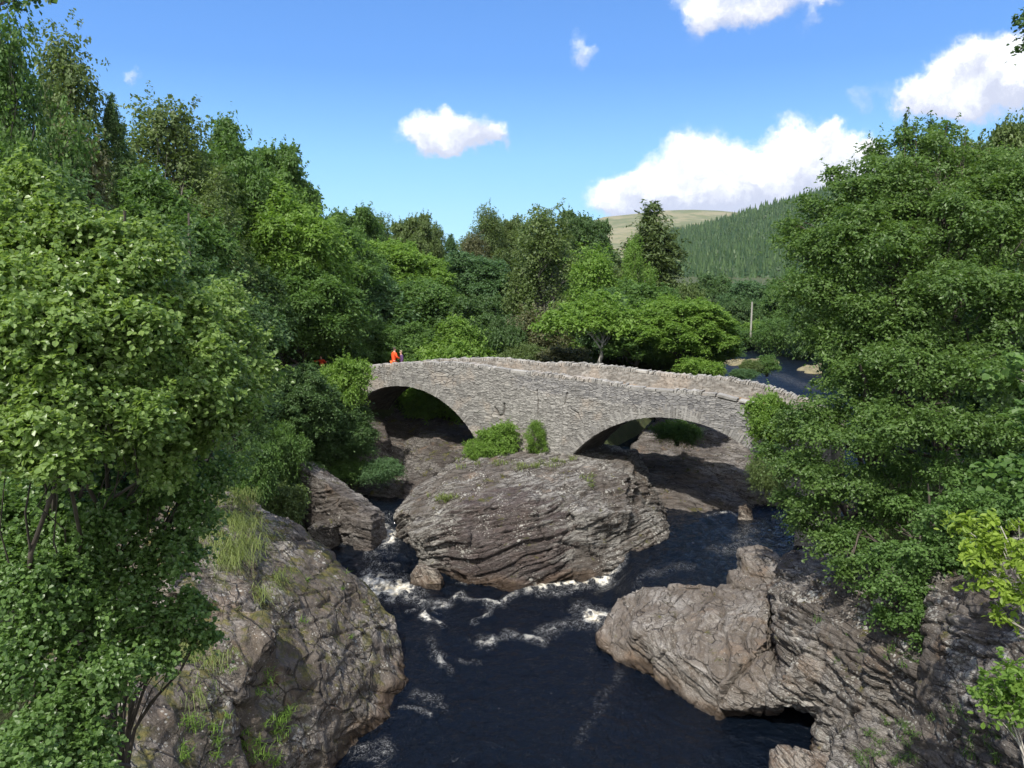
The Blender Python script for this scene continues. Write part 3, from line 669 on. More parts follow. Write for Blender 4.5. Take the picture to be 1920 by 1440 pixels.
c = N.mix(N.ramp(N.math('ADD', bl, N.math('MULTIPLY', N.math('SUBTRACT', n1, .5), 1.5)), .35, .65), warm, cool)
c = N.mix(N.math('MULTIPLY', N.ramp(n2, .50, .72), .45), c, rgb(.09, .08, .07))
c = N.mix(N.math('MULTIPLY', N.ramp(n1, .56, .72), .6), c, rgb(.10, .095, .085))
c = N.mix(N.math('MULTIPLY', N.ramp(n2, .42, .25), .4), c, rgb(.50, .48, .43))
c = N.mix(N.math('MULTIPLY', N.ramp(N.noise(pos, 1.1, 5, .65), .52, .66), .45), c, rgb(.13, .125, .115))
c = N.mix(N.math('MULTIPLY', gr, .85), c, rgb(.07, .06, .05))
hh = N.math('ADD', N.math('MULTIPLY', n2, .5), n1)
bp = N.n('ShaderNodeBump', ins={'Height': hh, 'Strength': .8, 'Distance': .05})
bs = N.n('ShaderNodeBsdfPrincipled', ins={'Base Color': c, 'Roughness': .88, 'Normal': bp.outputs[0], 'Specular IOR Level': .25})
N.n('ShaderNodeOutputMaterial', ins={'Surface': bs.outputs[0]})
M_stone = m
M_vault_shade = M_stone.copy(); M_vault_shade.name = 'shaded_vault_stone'  # wall stone darkened: the shade under the arches is put into the colour
_bs = [n for n in M_vault_shade.node_tree.nodes if n.type == 'BSDF_PRINCIPLED'][0]; _N = NT(M_vault_shade.node_tree)
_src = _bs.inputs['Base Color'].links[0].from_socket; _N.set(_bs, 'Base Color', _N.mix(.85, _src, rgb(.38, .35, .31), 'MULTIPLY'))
M_road = simple_mat('bridge_road_dirt', (.26, .175, .10), .95, .35, 2.5)

bridge = empty('stone_bridge', tuple(bw(0, 0, 0)))
tag(bridge, 'old rubble stone bridge with two low arches meeting on the midstream rock', 'bridge')
def bpart(name, me, label=None):
    o = link(name, me, bridge); o.location = -np.array(bw(0, 0, 0)); 
    if label: o['label'] = label
    return o
def wall_face(name, s0, s1, zlo, zhi, tfun, sgn, step=.035, seed=1, nz=None, blue=None):
    """rubble wall between curves zlo(s), zhi(s) with stones standing out in relief"""
    ns = int((s1 - s0) / step) + 1; s = np.linspace(s0, s1, ns); lo, hi = zlo(s), zhi(s)
    nz = nz or int((hi - lo).max() / step) + 1; k = np.linspace(0, 1, nz)
    S = np.repeat(s[None], nz, 0); Z = lo[None] + (hi - lo)[None] * k[:, None]
    x, z = S.ravel(), Z.ravel()
    wz = fbm(np.stack([x * .6, z * .6, x * 0], 1), 2, seed) * .12
    w1 = fbm(np.stack([x * 3, z * 3, x * 0], 1), 2, seed + 3) * .10
    f1, f2, idr = cells2((x + w1) / .25, (z + wz) / .085, seed)
    g1, g2, idg = cells2((x + w1) / .44 + 40, (z + wz) / .15, seed + 50)
    use = vnoise(np.stack([x * .5, z * .8, x * 0 + 5], 1), seed + 8) > .15
    f1 = np.where(use, g1, f1); f2 = np.where(use, g2, f2); idr = np.where(use, idg, idr)
    e = np.clip((f2 - f1) / .22, 0, 1)
    j = (1 - e) ** 1.5
    out = (.028 * (idr - .3) + .03 * sstep(e, 0, .8) + .01 * fbm(np.stack([x * 6, z * 6, x * 0], 1), 2, seed + 2))
    edge = np.ones(x.shape)
    if name == 'wall':
        for ln, wd in (([(1008, 732), (1009, 760), (1006, 792)], .035), ([(1064, 737), (1059, 757)], .05), ([(929, 764), (936, 779), (945, 777), (945, 758)], .06), ([(1003, 795), (992, 822), (985, 850)], .025), ([(1070, 765), (1085, 775), (1090, 792)], .025)):
            q = np.array([brk(*c_) for c_ in ln]); dd = np.full(x.shape, 9.0)
            for a_, b_ in zip(q[:-1], q[1:]):
                v_ = b_ - a_; t_ = np.clip(((x - a_[0]) * v_[0] + (z - a_[1]) * v_[1]) / (v_ @ v_), 0, 1); dd = np.minimum(dd, np.hypot(x - a_[0] - t_ * v_[0] + w1 * .8, z - a_[1] - t_ * v_[1] + wz * .5))
            ck = np.exp(-(dd / wd) ** 2); out = out - .12 * ck; j = np.maximum(j, ck * 1.25)
    p = bw(x, tfun + sgn * -out * edge, z)
    i = np.arange(ns * nz).reshape(nz, ns)
    F = np.stack([i[:-1, :-1], i[:-1, 1:], i[1:, 1:], i[1:, :-1]], -1).reshape(-1, 4)
    if sgn < 0: F = F[:, ::-1]
    tv = np.clip(.5 * idr + .5 * _h(np.floor(idr * 9999).astype(np.int64), np.zeros(len(x), np.int64), np.zeros(len(x), np.int64), 3) + .15 * fbm(np.stack([x, z, x * 0], 1), 2, 9), 0, 1)
    b = blue(x, z) if blue else np.zeros(x.shape)
    return mesh_np(name, p, F, [M_stone], True, {'tint': ('POINT', tv), 'joint': ('POINT', j * .75), 'blue': ('POINT', b)})
def blue_f(x, z):
    d = ztop(x) - .22 - z
    return .15 + .75 * np.exp(-((d - .45) / .5) ** 2) * sstep(x, -5, -1.5) + .5 * sstep(x, 6.2, 8.2) * sstep(z, 3, 5) + .2 * sstep(-x, 5.5, 8)
CH = .24
bpart('wall', wall_face('wall', S0, S1, zbot, lambda s: ztop(s) - CH, 0.0, 1, step=.07 if FAST else .026, seed=5, blue=blue_f))
# cut the smooth arches cleanly: voussoirs stand in front of the stepped edge
def mbattr(mb, name, rng, n_per=8, lo=0, hi=1, blue=0.2):
    V = np.concatenate(mb.v); t = np.repeat(rng.uniform(lo, hi, len(V) // n_per + 1), n_per)[:len(V)]
    return mb.mesh(name, [M_stone], False, {'tint': ('POINT', t), 'joint': ('POINT', t * 0), 'blue': ('POINT', t * 0 + blue)})
rng = np.random.default_rng(5)
for arc, th, bl_ in ((arcL, .56, .15), (arcR, .66, .35)):
    cx, cz, r = arc; zs = 2.4
    a0 = math.acos(min(1, max(-1, (zs - cz) / r))); n = int(2 * a0 * r / .135); mb = MB()
    for q in range(n):
        a = -a0 + (q + .5) * 2 * a0 / n; wd = 2 * a0 * r / n * .90; t = th * rng.uniform(.82, 1.12)
        ca, sa = math.cos(a), math.sin(a); rr = r + t / 2 - .02
        R = np.array([[ca * BD[0], BN[0], sa * BD[0]], [ca * BD[1], BN[1], sa * BD[1]], [-sa, 0, ca]])
        pr = rng.uniform(.0, .045)
        mb.box(bw(cx + rr * sa, .24 - pr, cz + rr * ca), (wd * rng.uniform(.85, 1.0), .5, t), R, .012, rng)
    o = bpart('arch_ring', mbattr(mb, 'arch_ring', rng, 8, .1, .8, bl_), 'ring of narrow upright stones round the ' + ('left arch' if arc is arcL else 'wider right arch'))
    # barrel vault under the arch, from the near face to the far one
    na = 120; a = np.linspace(-a0, a0, na); ts = np.linspace(0.12, BW - .05, 60)
    A, T = np.meshgrid(a, ts); s_ = A * r
    f1, f2, idr = cells2(T.ravel() / .55, s_.ravel() / .2, 9)
    rad = r + .03 - .05 * sstep(np.clip((f2 - f1) / .25, 0, 1), 0, 1) * (.4 + idr)
    p = bw(cx + rad * np.sin(A.ravel()), T.ravel(), cz + rad * np.cos(A.ravel()))
    i = np.arange(na * 60).reshape(60, na); F = np.stack([i[:-1, :-1], i[1:, :-1], i[1:, 1:], i[:-1, 1:]], -1).reshape(-1, 4)
    bpart('vault', mesh_np('vault', p, F, [M_vault_shade], True, {'tint': ('POINT', idr * .6), 'joint': ('POINT', np.clip(1 - (f2 - f1) / .2, 0, 1)), 'blue': ('POINT', idr * 0 + .3)}))
# far face, deck, ends
ns = 160; s = np.linspace(S0, S1, ns)
def far_drop(s): return np.interp(s, [S0, -4.5, -1, 4, 9, S1], [-.25, -.1, .15, .18, .2, .2])
def zfar(s): return ztop(s) + far_drop(s)
zb = zbot(s)
p = np.concatenate([bw(s, BW, zb), bw(s, BW, zfar(s) - CH)]); i = np.arange(ns)
F = np.stack([i[:-1], i[:-1] + ns, i[1:] + ns, i[1:]], -1)
one = np.ones(2 * ns)
bpart('wall', mesh_np('wall_back', p, F, [M_stone], False, {'tint': ('POINT', one * .5), 'joint': ('POINT', one * 0), 'blue': ('POINT', one * .3)}))
PW = .46; DD = .95
def strip(name, s, t0, t1, z0, z1, mats, tn=.5):
    n = len(s); p = np.concatenate([bw(s, t0, z0), bw(s, t1, z1)]); i = np.arange(n); F = np.stack([i[:-1], i[1:], i[1:] + n, i[:-1] + n], -1)
    o_ = np.ones(2 * n)
    return mesh_np(name, p, F, mats, False, {'tint': ('POINT', o_ * tn), 'joint': ('POINT', o_ * 0), 'blue': ('POINT', o_ * .1)})
bpart('road', strip('road', s, PW - .02, BW - PW + .02, ztop(s) - DD, zfar(s) - DD, [M_road]))
bpart('parapet', wall_face('parapet_far', S0, S1, lambda s: zfar(s) - DD - .05, lambda s: zfar(s) - CH, BW - PW, 1, step=.06, seed=9))
bpart('parapet', strip('parapet_near', s, PW, PW, ztop(s) - DD - .05, ztop(s) - CH, [M_stone]))
bpart('parapet', strip('parapet_top_near', s, 0.0, PW, ztop(s) - CH, ztop(s) - CH, [M_stone], .6))
bpart('parapet', strip('parapet_top_far', s, BW - PW, BW, zfar(s) - CH, zfar(s) - CH, [M_stone], .6))
# abutment ends and pier flanks
mb = MB(); mb.box((0, 0, 0), (.02, .02, .02))
def endwall(sx, nm):
    tt = np.linspace(0, BW, 12); z0 = np.full(12, -1.0); z1 = ztop(np.full(12, sx)) - CH
    n = 12; p = np.concatenate([bw(np.full(n, sx), tt, z0), bw(np.full(n, sx), tt, z1)]); i = np.arange(n); F = np.stack([i[:-1], i[1:], i[1:] + n, i[:-1] + n], -1)
    o_ = np.ones(2 * n)
    bpart(nm, mesh_np(nm, p, F, [M_stone], False, {'tint': ('POINT', o_ * .3), 'joint': ('POINT', o_ * 0), 'blue': ('POINT', o_ * .2)}))
endwall(S0, 'abutment'); endwall(S1, 'abutment')
for cx_s in (arcL[0] - spring(arcL, 3.2), arcL[0] + spring(arcL, 3.2), arcR[0] - spring(arcR, 2.9), arcR[0] + spring(arcR, 2.9)):
    endwall_z = np.array([-.5, 3.4]); tt = np.linspace(0.0, BW, 8)
    n = 8; p = np.concatenate([bw(np.full(n, cx_s), tt, np.full(n, .2)), bw(np.full(n, cx_s), tt, np.full(n, 3.3))]); i = np.arange(n); F = np.stack([i[:-1], i[1:], i[1:] + n, i[:-1] + n], -1)
    o_ = np.ones(2 * n)
    bpart('pier_side', mesh_np('pier_side', p, F, [M_vault_shade], False, {'tint': ('POINT', o_ * .3), 'joint': ('POINT', o_ * 0), 'blue': ('POINT', o_ * .2)}))
# coping: rough stones set on edge, in runs broken by a few flat slabs
def coping(t0, zf, flat, seed, label):
    rng = np.random.default_rng(seed); mb = MB(); x = S0 - .05; fl = False; left = 0
    while x < S1:
        fl = any(a < x < b for a, b in flat)
        if fl:
            wd = rng.uniform(.6, 1.1); hgt = .14 * rng.uniform(.8, 1.2); lean = 0
        else:
            wd = rng.uniform(.08, .17); hgt = rng.uniform(.15, .25); lean = rng.uniform(.0, .45)
        sl = (zf(x + .1) - zf(x - .1)) / .2
        a = math.atan(-sl) + lean; ca, sa = math.cos(a), math.sin(a)
        R = np.array([[ca * BD[0], BN[0], sa * BD[0]], [ca * BD[1], BN[1], sa * BD[1]], [-sa, 0, ca]])
        mb.box(bw(x + wd / 2, t0 + PW / 2 + rng.uniform(-.03, .03), zf(x) - CH + hgt / 2 - .02), (wd * .93, PW * rng.uniform(.95, 1.15), hgt), R, .022 if not fl else .015, rng)
        x += wd
    me = mbattr(mb, 'coping', rng, 8, .35, 1, .02)
    o = bpart('coping', me, label); bv = o.modifiers.new('b', 'BEVEL'); bv.width = .025; bv.segments = 2
    return o
sA = lambda px, py: brk(px, py)[0]
coping(0, ztop, [(sA(925, 688), sA(965, 690)), (sA(1180, 720), sA(1255, 727)), (sA(1315, 732), sA(1400, 750))], 3, 'rough coping stones along the near parapet')
coping(BW - PW, zfar, [(sA(1130, 712), sA(1150, 715))], 4, 'upright coping stones along the far parapet')
def wing():
    mb = MB(); rng = np.random.default_rng(8)
    a = bw(S0, 0, 0); 
    for k in range(14):
        for lv in range(8):
            q = a + np.array([-.35 * k - .2, .42 * k + .1, 0]); mb.box((q[0], q[1], 3.6 + lv * .46 + rng.uniform(-.05, .05)), (.5, .5, .5), Matrix.Rotation(math.radians(130), 3, 'Z'), .05, rng)
    bpart('abutment', mbattr(mb, 'wing', rng, 8, .05, .6, .3), 'wing wall turning back from the left end')
wing()
# ------------------------------------------------------------------ foliage engine
def unit(a): return a / (np.linalg.norm(a, axis=-1, keepdims=True) + 1e-9)
def leaf_mesh(name, C, nrm, ax, L, Wd, tint, mats, six=False):
    n = len(C); nrm = unit(nrm); ax = unit(ax - nrm * (ax * nrm).sum(1)[:, None]); sd = np.cross(nrm, ax)
    L = L[:, None]; Wd = Wd[:, None]
    if six:
        f = .22
        pts = [C - ax * L * .5, C - ax * L * .12 + sd * Wd * .5 + nrm * Wd * f, C + ax * L * .26 + sd * Wd * .42 + nrm * Wd * f, C + ax * L * .5,
               C + ax * L * .26 - sd * Wd * .42 + nrm * Wd * f, C - ax * L * .12 - sd * Wd * .5 + nrm * Wd * f]
        V = np.stack(pts, 1).reshape(-1, 3); b = (np.arange(n) * 6)[:, None]
        F = np.stack([b + np.array([0, 3, 2, 1]), b + np.array([0, 5, 4, 3])], 1).reshape(-1, 4); t = np.repeat(tint, 2)
    else:
        pts = [C - ax * L * .5, C + sd * Wd * .5 + nrm * Wd * .12, C + ax * L * .5, C - sd * Wd * .5 + nrm * Wd * .12]
        V = np.stack(pts, 1).reshape(-1, 3); F = (np.arange(n) * 4)[:, None] + np.array([0, 3, 2, 1]); t = tint
    return mesh_np(name, V, F, mats, False, {'tint': ('FACE', t)})
DEN = .35 if FAST else 1.0
def crown(name, lobes, mat_, seed=1, leaf=(.20, .13), dens=2.2, m=16, sr=.42, droop=.5, flat=.28, up=.9, inner=.18, six=False, gap=.0, strand=0.0, split=0, plate=.5):
    """lobes: (n,6) centre + radii. Each lobe carries sprays, each spray a tilted tuft of leaves."""
    rng = np.random.default_rng(seed); lobes = np.asarray(lobes, float)
    if split:
        sub = []
        for lb in lobes:
            dd = unit(rng.normal(size=(split, 3)) + [0, 0, .15])
            for d_ in dd:
                k_ = rng.uniform(.24, .60); e = lb[:3] + d_ * lb[3:6] * rng.uniform(.55, .95); sub.append([*e, lb[3] * k_, lb[4] * k_, lb[5] * k_ * plate * 1.25])
            sub.append([*lb[:3], *(lb[3:6] * .72)])
        lobes = np.array(sub)
    allC = []; allN = []; allA = []; allT = []
    for lb in lobes:
        c, r = lb[:3], lb[3:6]; area = 4 * PI * (r.mean() ** 2)
        ns = max(6, int(area * dens * DEN))
        d = unit(rng.normal(size=(ns, 3)) + np.array([0, 0, .25]))
        rad = rng.uniform(.74, 1.04, ns); inn = rng.random(ns) < inner; rad[inn] = rng.uniform(.2, .74, inn.sum())
        sc = c + d * r * rad[:, None]
        # ragged outline
        bump = 1 + .30 * fbm(sc * (1.3 / max(r.mean(), .3)) + seed, 2, seed); sc = c + (sc - c) * bump[:, None]
        if gap > 0:
            keep = vnoise(sc * (1.6 / max(r.mean(), .3)) + 50, seed + 2) > -1 + gap * 1.2
            sc, d, rad = sc[keep], d[keep], rad[keep]
        ns = len(sc)
        if not ns: continue
        nd = unit(np.array([0, 0, up]) + d * .6 + rng.normal(size=(ns, 3)) * .28)
        t1 = unit(np.cross(nd, rng.normal(size=(ns, 3)))); t2 = np.cross(nd, t1)
        s_r = sr * rng.uniform(.6, 1.35, ns)
        a = rng.normal(size=(ns, m)) * .5; b = rng.normal(size=(ns, m)) * .5; h = rng.normal(size=(ns, m)) * flat * .5
        q = a * a + b * b
        off = (a[..., None] * t1[:, None] + b[..., None] * t2[:, None] + h[..., None] * nd[:, None]) * s_r[:, None, None]
        off[..., 2] -= droop * q * s_r[:, None]
        if strand > 0: off[..., 2] -= strand * rng.random((ns, m)) ** 1.3
        # loose shoots standing out past the tufts break up the outline
        sh = rng.random(ns) < .16; nsh = sh.sum()
        if nsh:
            sd_ = unit(d[sh] + rng.normal(size=(nsh, 3)) * .35 + np.array([0, 0, .35])); tt = rng.random((nsh, m)) * 1.0; Ls = sr * rng.uniform(1.0, 2.6, nsh)
            off[sh] = sd_[:, None] * (tt * Ls[:, None])[..., None] + rng.normal(size=(nsh, m, 3)) * (sr * .16); off[sh, :, 2] -= (tt ** 2) * droop * Ls[:, None] * .4
        Cc = sc[:, None] + off
        Nn = unit(nd[:, None] + rng.normal(size=(ns, m, 3)) * .50)
        A = a[..., None] * t1[:, None] + b[..., None] * t2[:, None] + rng.normal(size=(ns, m, 3)) * .25 + np.array([0, 0, -.15 - strand])
        st = rng.random(ns)
        T = np.clip(.46 * st[:, None] ** 1.5 + .30 * rng.random((ns, m)) + .14 * rng.random() + .16 * (.5 + .5 * fbm(sc * .5, 2, seed + 6))[:, None], 0, 1)
        allC.append(Cc.reshape(-1, 3)); allN.append(Nn.reshape(-1, 3)); allA.append(A.reshape(-1, 3)); allT.append(T.ravel())
    Cc = np.concatenate(allC); n = len(Cc); k = rng.uniform(.65, 1.25, n) * (1.5 if FAST else 1)
    return leaf_mesh(name, Cc, np.concatenate(allN), np.concatenate(allA), leaf[0] * k, leaf[1] * k, np.concatenate(allT), [mat_], six)
def curve_pts(a, b, rng, n=6, sag=.1, wob=.08):
    a, b = np.asarray(a, float), np.asarray(b, float); t = np.linspace(0, 1, n)[:, None]; L = np.linalg.norm(b - a)
    p = a + (b - a) * t; p[:, 2:3] += sag * L * np.sin(t * PI)
    w = rng.normal(size=(n, 3)) * wob * L * .35; w[0] = w[-1] = 0
    return p + w
def wood(name, base, lobes, mat_, seed=1, r0=.22, top=None, twigs=3, sides=7):
    rng = np.random.default_rng(seed); mb = MB(); base = np.asarray(base, float); lobes = np.asarray(lobes, float)
    ctr = lobes[:, :3].mean(0); zt = lobes[:, 2].max(); tp = np.array([ctr[0], ctr[1], zt]) if top is None else np.asarray(top, float)
    n = 9; trunk = curve_pts(base, tp, rng, n, 0, .07); rr = r0 * (1 - np.linspace(0, 1, n) * .85)
    mb.tube(trunk, rr, sides + 2)
    for lb in lobes:
        c = lb[:3]; zt0 = base[2] + (c[2] - base[2]) * rng.uniform(.35, .7)
        i = int(np.clip(np.argmin(abs(trunk[:, 2] - zt0)), 1, n - 2)); r = rr[i] * .55
        p = curve_pts(trunk[i], c, rng, 6, .08, .1); mb.tube(p, r * np.linspace(1, .3, 6), sides)
        for _ in range(twigs):
            d = unit(rng.normal(size=3) + [0, 0, .5]); e = c + d * lb[3:6] * .8; j = rng.integers(2, 5)
            mb.tube(curve_pts(p[j], e, rng, 4, .05, .1), r * .3 * np.linspace(1, .3, 4), 4)
    return mb.mesh(name, [mat_], True)

# ------------------------------------------------------------------ leaf and bark colours
LM = dict(
    deep=leaf_mat('leaf_deep', (0.050, 0.095, 0.034), (0.108, 0.186, 0.057), .40),
    mid=leaf_mat('leaf_mid', (0.062, 0.120, 0.034), (0.142, 0.248, 0.059), .42),
    bright=leaf_mat('leaf_bright', (0.108, 0.192, 0.039), (0.225, 0.358, 0.068), .45),
    olive=leaf_mat('leaf_olive', (0.076, 0.118, 0.038), (0.168, 0.230, 0.076), .40),
    blue=leaf_mat('leaf_blue', (0.059, 0.115, 0.050), (0.125, 0.223, 0.087), .40),
    lime=leaf_mat('leaf_lime', (0.145, 0.224, 0.033), (0.307, 0.417, 0.063), .45),
    brown=leaf_mat('leaf_brown', (0.081, 0.091, 0.046), (0.161, 0.167, 0.074), .35),
    fir=leaf_mat('leaf_fir', (0.056, 0.092, 0.031), (0.129, 0.174, 0.056), .3),
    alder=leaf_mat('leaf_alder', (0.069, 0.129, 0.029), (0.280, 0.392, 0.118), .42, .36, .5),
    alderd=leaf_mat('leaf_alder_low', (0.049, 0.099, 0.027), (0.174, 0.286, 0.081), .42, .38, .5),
    beech=leaf_mat('leaf_beech', (0.062, 0.115, 0.034), (0.148, 0.241, 0.057), .42, .42),
    grassy=leaf_mat('leaf_grassy', (0.119, 0.164, 0.048), (0.253, 0.305, 0.094), .4),
)
BK = dict(dark=bark_mat('bark_dark', (.035, .028, .022), (.085, .07, .055)), pale=bark_mat('bark_pale', (.26, .24, .20), (.48, .45, .40), 4),
          grey=bark_mat('bark_grey', (.12, .11, .095), (.24, .22, .19)))

# ------------------------------------------------------------------ tree prototypes: nominal 10 m high, 8 m wide, base at the origin
def fib(n, rng, zlo=-.55):
    i = np.arange(n) + .5; z = zlo + (1 - zlo) * (1 - i / n); z = np.clip(z, -1, 1); th = i * 2.39996 + rng.uniform(0, 6)
    r = np.sqrt(1 - z * z); return np.stack([r * np.cos(th), r * np.sin(th), z], 1)
def proto_round(seed, nl=26, lr=1.25, H=10, R=4, z0=.14, topness=1.0, **kw):
    rng = np.random.default_rng(seed); d = fib(nl, rng); c0 = np.array([0, 0, H * (z0 + 1) / 2]); rz = H * (1 - z0) / 2
    ext = rng.uniform(.80, 1.12, nl)[:, None]
    c = c0 + d * np.array([R - lr * .8, R - lr * .8, rz - lr * .8]) * ext
    r = lr * rng.uniform(.72, 1.3, (nl, 1)) * np.array([1, 1, .82])
    lobes = np.concatenate([np.c_[c, r], [[0, 0, H * .5, R * .6, R * .6, H * .3]]])
    sd = seed * 7
    a = dict(leaf=(.19, .12), dens=8, m=17, sr=.34, split=9, plate=.6); a.update(kw)
    return crown('crown', lobes, LM['mid'], sd, **a), wood('trunk', (0, 0, 0), lobes[:-1], BK['dark'], sd, .24)
def proto_birch(seed, nl=34, H=12, R=3.2, **kw):
    rng = np.random.default_rng(seed); L = []
    for k in range(nl):
        h = (k + .5) / nl; z = H * (.18 + .80 * h); rr = R * (math.sin(PI * min(1, .25 + .72 * h)) ** .8) * rng.uniform(.25, .95); th = k * 2.4 + rng.uniform(-.4, .4)
        L.append([rr * math.cos(th), rr * math.sin(th), z] + [rng.uniform(.55, .95), rng.uniform(.55, .95), rng.uniform(.6, 1.0)])
    a = dict(leaf=(.17, .11), dens=8, m=16, sr=.40, droop=.9, strand=.7, gap=.25, up=.6); a.update(kw)
    return crown('crown', L, LM['olive'], seed * 5, **a), wood('trunk', (0, 0, 0), L, BK['grey'], seed * 5, .18)
def proto_fir(seed, H=13, R=3.4, tiers=26, power=.8, leafk=1.0):
    rng = np.random.default_rng(seed); C_, N_, A_, T_ = [], [], [], []; mb = MB(); mb.tube([[0, 0, 0], [.05, 0, H * .5], [0, 0, H]], [.22, .13, .02], 8)
    for k in range(tiers):
        h = .06 + .93 * k / (tiers - 1); z = H * h; Lb = R * (1 - h) ** power * rng.uniform(.85, 1.1) + .12; nb = int(7 + 12 * (1 - h))
        for b in range(nb):
            th = rng.uniform(0, 2 * PI); z = H * h + rng.normal() * H * .018; L = Lb * rng.uniform(.6, 1.15); n = max(6, int(L * 85 * DEN))
            t = rng.random(n) ** .7; sp = .42 * (1 - t * .6) * rng.normal(size=n); dr = np.array([math.cos(th), math.sin(th), 0]); sd = np.array([-dr[1], dr[0], 0])
            zz = z + .35 * L * .35 * t - .45 * L * t ** 2 + rng.normal(size=n) * .07 - abs(sp) * .3
            c = dr * (L * t)[:, None] + sd * sp[:, None]; c[:, 2] = zz + rng.uniform(-.1, .1)
            C_.append(c); N_.append(np.array([0, 0, 1]) + rng.normal(size=(n, 3)) * .45 + dr * .3)
            A_.append(dr + sd * np.sign(sp)[:, None] * .8 + np.array([0, 0, -.35]) + rng.normal(size=(n, 3)) * .2)
            T_.append(np.clip(.5 * rng.random() + .5 * rng.random(n), 0, 1))
            if b % 2 == 0: mb.tube([[0, 0, z], list(dr * L * .5 + [0, 0, z - .02 * L]), list(dr * L + [0, 0, z - .33 * L])], [.05, .03, .01], 4)
    Cc = np.concatenate(C_); n = len(Cc); k = rng.uniform(.7, 1.2, n) * leafk * (1.5 if FAST else 1)
    return leaf_mesh('crown', Cc, np.concatenate(N_), np.concatenate(A_), .30 * k, .11 * k, np.concatenate(T_), [LM['fir']]), mb.mesh('trunk', [BK['dark']], True)
def proto_cone(seed, H=13, R=3.5, nl=70, **kw):
    rng = np.random.default_rng(seed); L = []
    for k in range(nl):
        h = ((k + .5) / nl) ** .85; z = H * (.06 + .88 * h); rr = R * (1 - h) ** .70 * rng.uniform(.40, .88); th = k * 2.4 + rng.uniform(-.5, .5); r = (.30 + 1.25 * (1 - h)) * rng.uniform(.7, 1.15)
        L.append([rr * math.cos(th), rr * math.sin(th), z, r, r, r * .62])
    L.append([0, 0, H * .95, .22, .22, .7]); L.append([.15, 0, H * .9, .4, .35, .6])
    a = dict(leaf=(.14, .05), dens=24, m=18, sr=.24, droop=1.1, flat=.22, split=6, plate=.6, up=.7); a.update(kw)
    return crown('crown', L, LM['fir'], seed * 5, **a), wood('trunk', (0, 0, 0), L[:20], BK['dark'], seed * 5, .22)
PROTO = {
    'round_a': (proto_round(2), 8.2, 10.2), 'round_b': (proto_round(5, 20, 1.5), 8.4, 10.2), 'round_c': (proto_round(9, 34, 1.05, gap=.12), 8.2, 10.2),
    'tall_a': (proto_round(12, 34, 1.1, H=13, R=3.5, z0=.1), 7.2, 13.2), 'ash_a': (proto_round(15, 30, 1.15, H=11, R=4, gap=.3, leaf=(.27, .12), sr=.55, flat=.2), 8.4, 11.2),
    'birch_a': (proto_birch(3), 7.2, 12.6), 'birch_b': (proto_birch(8, 40, 13, 3.0, gap=.35), 6.8, 13.6),
    'fir_a': (proto_cone(4), 7, 13.4), 'fir_b': (proto_fir(6, H=13, R=2.5, tiers=30), 5.2, 13),
    'shrub_a': (proto_round(21, 16, .62, H=2.6, R=1.7, z0=.0, leaf=(.13, .085), dens=9, m=14, sr=.25), 3.4, 2.7),
    'shrub_b': (proto_round(24, 20, .5, H=2.2, R=1.9, z0=.0, leaf=(.15, .06), dens=9, m=14, sr=.3, droop=1.0), 3.8, 2.3),
}
def place(name, label, cat, proto, px, top_, wpx, Y, mat_, group, bottom=None, rz=None, bark=None, ky=1.0):
    (cm, tm), Wn, Hn = PROTO[proto]; p = P(px, top_, Y)
    if bottom is None: zb = float(zground(np.array([p[0]]), np.array([p[1]]))[0]) - .2
    else: zb = float(P(px, bottom, Y)[2])
    w = wpx * (1.0 if 'shrub' in proto else 1.3) / FPX * Y; sx = w / Wn; sz = (p[2] - zb) / Hn
    if bottom is None: zb = min(zb, p[2] - .85 * w * Hn / Wn); sz = (p[2] - zb) / Hn
    r = empty(name, (p[0], p[1], zb), rz if rz is not None else random.Random(label).uniform(0, 6.28)); r.scale = (sx, sx * ky, sz)
    tag(r, label, cat, group)
    c = link('crown', cm, r); c.material_slots[0].link = 'OBJECT'; c.material_slots[0].material = LM[mat_]
    t = link('trunk', tm, r)
    if bark: t.material_slots[0].link = 'OBJECT'; t.material_slots[0].material = BK[bark]
    return r
GL = 'trees of the left hillside'; GB = 'trees behind the bridge'; GV = 'trees of the far valley'; GR = 'trees on the right bank'; GS = 'shrubs in the gorge'
